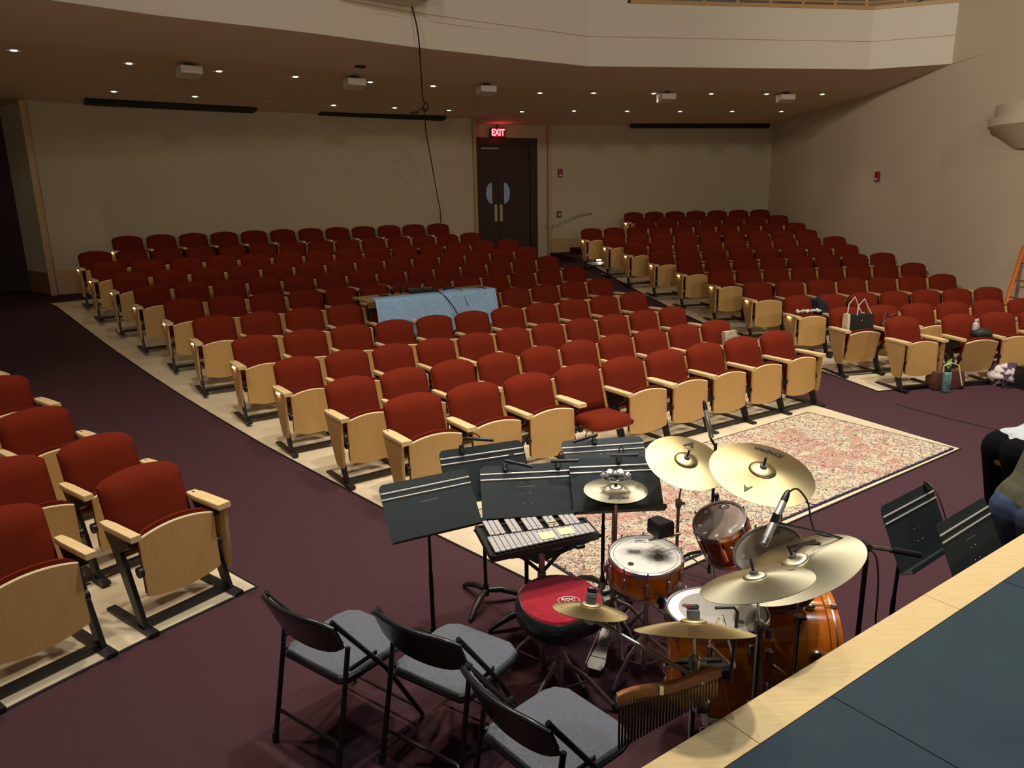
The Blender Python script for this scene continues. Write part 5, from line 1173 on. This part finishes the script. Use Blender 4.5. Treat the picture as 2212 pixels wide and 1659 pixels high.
t = thing('monitor_speaker', 'dark grey wedge panel beside the patterned bag', 'speaker', (6.62, 9.02, .008), R(15))
MB().rings([[(x, y, z) for x, y, z in ((-.24, -.18, 0), (.24, -.18, 0), (.24, .18, 0), (-.24, .18, 0))], [(-.22, -.02, .27), (.22, -.02, .27), (.22, .16, .27), (-.22, .16, .27)]], True, True).build('cabinet', MATS['black_plastic'], t)
MB().rings([[(-.22, -.172, .012), (.22, -.172, .012), (.205, -.030, .25), (-.205, -.030, .25)], [(-.22, -.180, .014), (.22, -.180, .014), (.205, -.038, .252), (-.205, -.038, .252)]], True, True).build('grille', MATS['board_dark'], t)
p, a = local(('C', 1, 9), -.02, .28, .60); o = MB().box((0, 0, .08), (.20, .07, .17), None, .006).build('parcel', MATS['parcel']); o.location = p; o.rotation_euler = (R(-8), 0, a); tag(o, 'small tan box standing on a tipped-up red seat', 'box')
p, a = local(('C', 1, 9), .20, .30, .625); o = MB().box((0, 0, .0), (.13, .16, .012), None, .002).build('booklet', MATS['paper']); o.location = p; o.rotation_euler = (0, 0, a + .3); tag(o, 'white booklet lying beside the small tan box', 'booklet')

# ------------------------------------------------------------------ two people bending over at the stage edge
def flesh(name, segs, m, vox=.011, it=6):
    """one continuous skin: tapered limbs merged by a voxel remesh, then smoothed"""
    mb = MB()
    for a, b, r0, r1 in segs:
        a, b = Vector(a), Vector(b); n_ = 5; P = [a.lerp(b, k / n_) for k in range(n_ + 1)]
        mb.tube([tuple(q_) for q_ in P], [r0 + (r1 - r0) * k / n_ for k in range(n_ + 1)], 12); mb.sphere(tuple(a), r0, 7); mb.sphere(tuple(b), r1, 7)
    me = bpy.data.meshes.new(name); me.from_pydata(mb.v, [], mb.f); o = bpy.data.objects.new(name, me); COL.objects.link(o)
    rm = o.modifiers.new('r', 'REMESH'); rm.mode = 'VOXEL'; rm.voxel_size = vox
    sm = o.modifiers.new('s', 'SMOOTH'); sm.iterations = it; sm.factor = .5
    dg = bpy.context.evaluated_depsgraph_get(); me2 = bpy.data.meshes.new_from_object(o.evaluated_get(dg)); bpy.data.objects.remove(o); bpy.data.meshes.remove(me)
    me2.name = name; me2.materials.clear(); me2.materials.append(MATS[m]); me2.polygons.foreach_set('use_smooth', [True] * len(me2.polygons)); return me2
def person(label, loc, face, bend, hip, shirt, pants, hairm='hair', reach=.45):
    """local +x is forward; hip = height of hip joint"""
    t = thing('person', label, 'person', loc, face); b = bend; D = Vector((math.sin(b), 0, math.cos(b))); U = Vector((-math.cos(b), 0, math.sin(b))); Y = Vector((0, 1, 0))
    pel = Vector((0, 0, hip)); wa = pel + D * .16 + U * .01; ch = pel + D * .38 + U * .03; nk = pel + D * .54 + U * .01; hd0 = nk + D * .09; hd = hd0 + D * .10
    S = [(nk, hd0, .055, .052)]; P_ = []; H_ = []
    for s in (-1, 1):
        S += [(pel + Y * s * .06, wa + Y * s * .05, .115, .10), (wa + Y * s * .05, ch + Y * s * .08, .10, .105), (ch + Y * s * .08, nk, .10, .05)]
        hipj = pel + Vector((0, s * .085, -.04)); kn = Vector((.04, s * .09, hip * .53)); an = Vector((-.02, s * .10, .09)); toe = Vector((.14, s * .12, .04))
        S += [(hipj, kn, .085, .056), (kn, an, .056, .040), (an, toe, .038, .032)]
        P_ += [(pel + Y * s * .075 + U * .02, pel + D * .10 + Y * s * .06, .125, .105), (pel + Y * s * .08 + U * .03, kn, .118, .076), (kn, an + Vector((0, 0, .02)), .076, .062)]
        sho = ch + D * .10 + Y * s * .18; el = sho + Vector((reach * .30, s * .06, -.26)); wr = el + Vector((reach * .45, -s * .03, -.18)); ha = wr + Vector((.045, 0, -.06))
        S += [(ch + Y * s * .1, sho, .07, .055), (sho, el, .050, .040), (el, wr, .040, .027), (wr, ha, .028, .032)]
        for f in range(5):
            off = Vector((.010, s * (.033 - .018 * (f - 1)), -.028)) if f else Vector((.028, -s * .036, .005)); L_ = (.042, .050, .056, .052, .042)[f]
            S += [(ha, ha + off, .016, .0105), (ha + off, ha + off + Vector((L_ * .6, 0, -L_ * .8)), .0105, .009)]
        H_ += [(pel + D * .055 + Y * s * .065, wa + Y * s * .06, .150, .125), (wa + Y * s * .06, ch + Y * s * .085, .125, .122), (ch + Y * s * .085, nk - D * .02, .112, .070), (ch + Y * s * .1, sho, .085, .070), (sho, el, .066, .054), (el, el.lerp(wr, .75), .054, .044)]
        sh = MB().rings([[(an.x + x * k, an.y + y * k, z) for x, y in ((-.08, -.04), (.06, -.045), (.17, -.03), (.19, .0), (.17, .03), (.06, .045), (-.08, .04))] for k, z in ((1, 0), (1, .035), (.8, .07), (.5, .10))], True, True); sh.build('shoe', MATS['rubber'], t)
    ob('body', flesh('body', S, 'skin', .009, 4), t); ob('trousers', flesh('trousers', P_, pants), t); ob('shirt', flesh('shirt', H_, shirt), t)
    hm = MB(); hm.sphere((0, 0, 0), .105, 12, (.92, .78, 1.15)); F_ = Vector((math.cos(b) * .5 + .5, 0, -math.sin(b))).normalized()
    q = Vector((0, 0, 1)).rotation_difference(D); Mh = Matrix.Translation(hd) @ q.to_matrix().to_4x4()
    for f_ in ((.105, 0, -.01, .016), ): hm.sphere((f_[0], f_[1], f_[2]), f_[3], 6, (1, .7, 1.4))
    for s in (-1, 1): hm.sphere((.0, s * .085, -.01), .022, 6, (.7, .35, 1.2))
    hm.v = [tuple(Mh @ Vector(v)) for v in hm.v]; h_ = hm.build('head', MATS['skin'], t)
    hr_ = MB(); hr_.sphere((-.018, 0, .018), .112, 12, (.92, .84, 1.12)); hr_.v = [tuple(Mh @ Vector(v)) for v in hr_.v if True]; hr_.build('hair', MATS[hairm], h_)
    for s in (-1, 1): e = MB(); e.sphere((.088, s * .034, .012), .011, 6); e.v = [tuple(Mh @ Vector(v)) for v in e.v]; e.build('eye', MATS['ink'], h_)
    m_ = MB(); m_.box((.090, 0, -.055), (.012, .045, .008)); m_.v = [tuple(Mh @ Vector(v)) for v in m_.v]; m_.build('mouth', MATS['leather'], h_)
    return t
pa = at(2230, 1118, 3.72); person('person in olive shirt and jeans bending over beside the stage', (pa.x, pa.y, 0), R(14), R(34), pa.z, 'cloth_olive', 'denim')
pb_ = at(2186, 985, 4.72); person('person in black trousers and pale grey patterned shirt bending over', (pb_.x, pb_.y, 0), R(8), R(76), pb_.z, 'cloth_white', 'cloth_black', reach=.9)
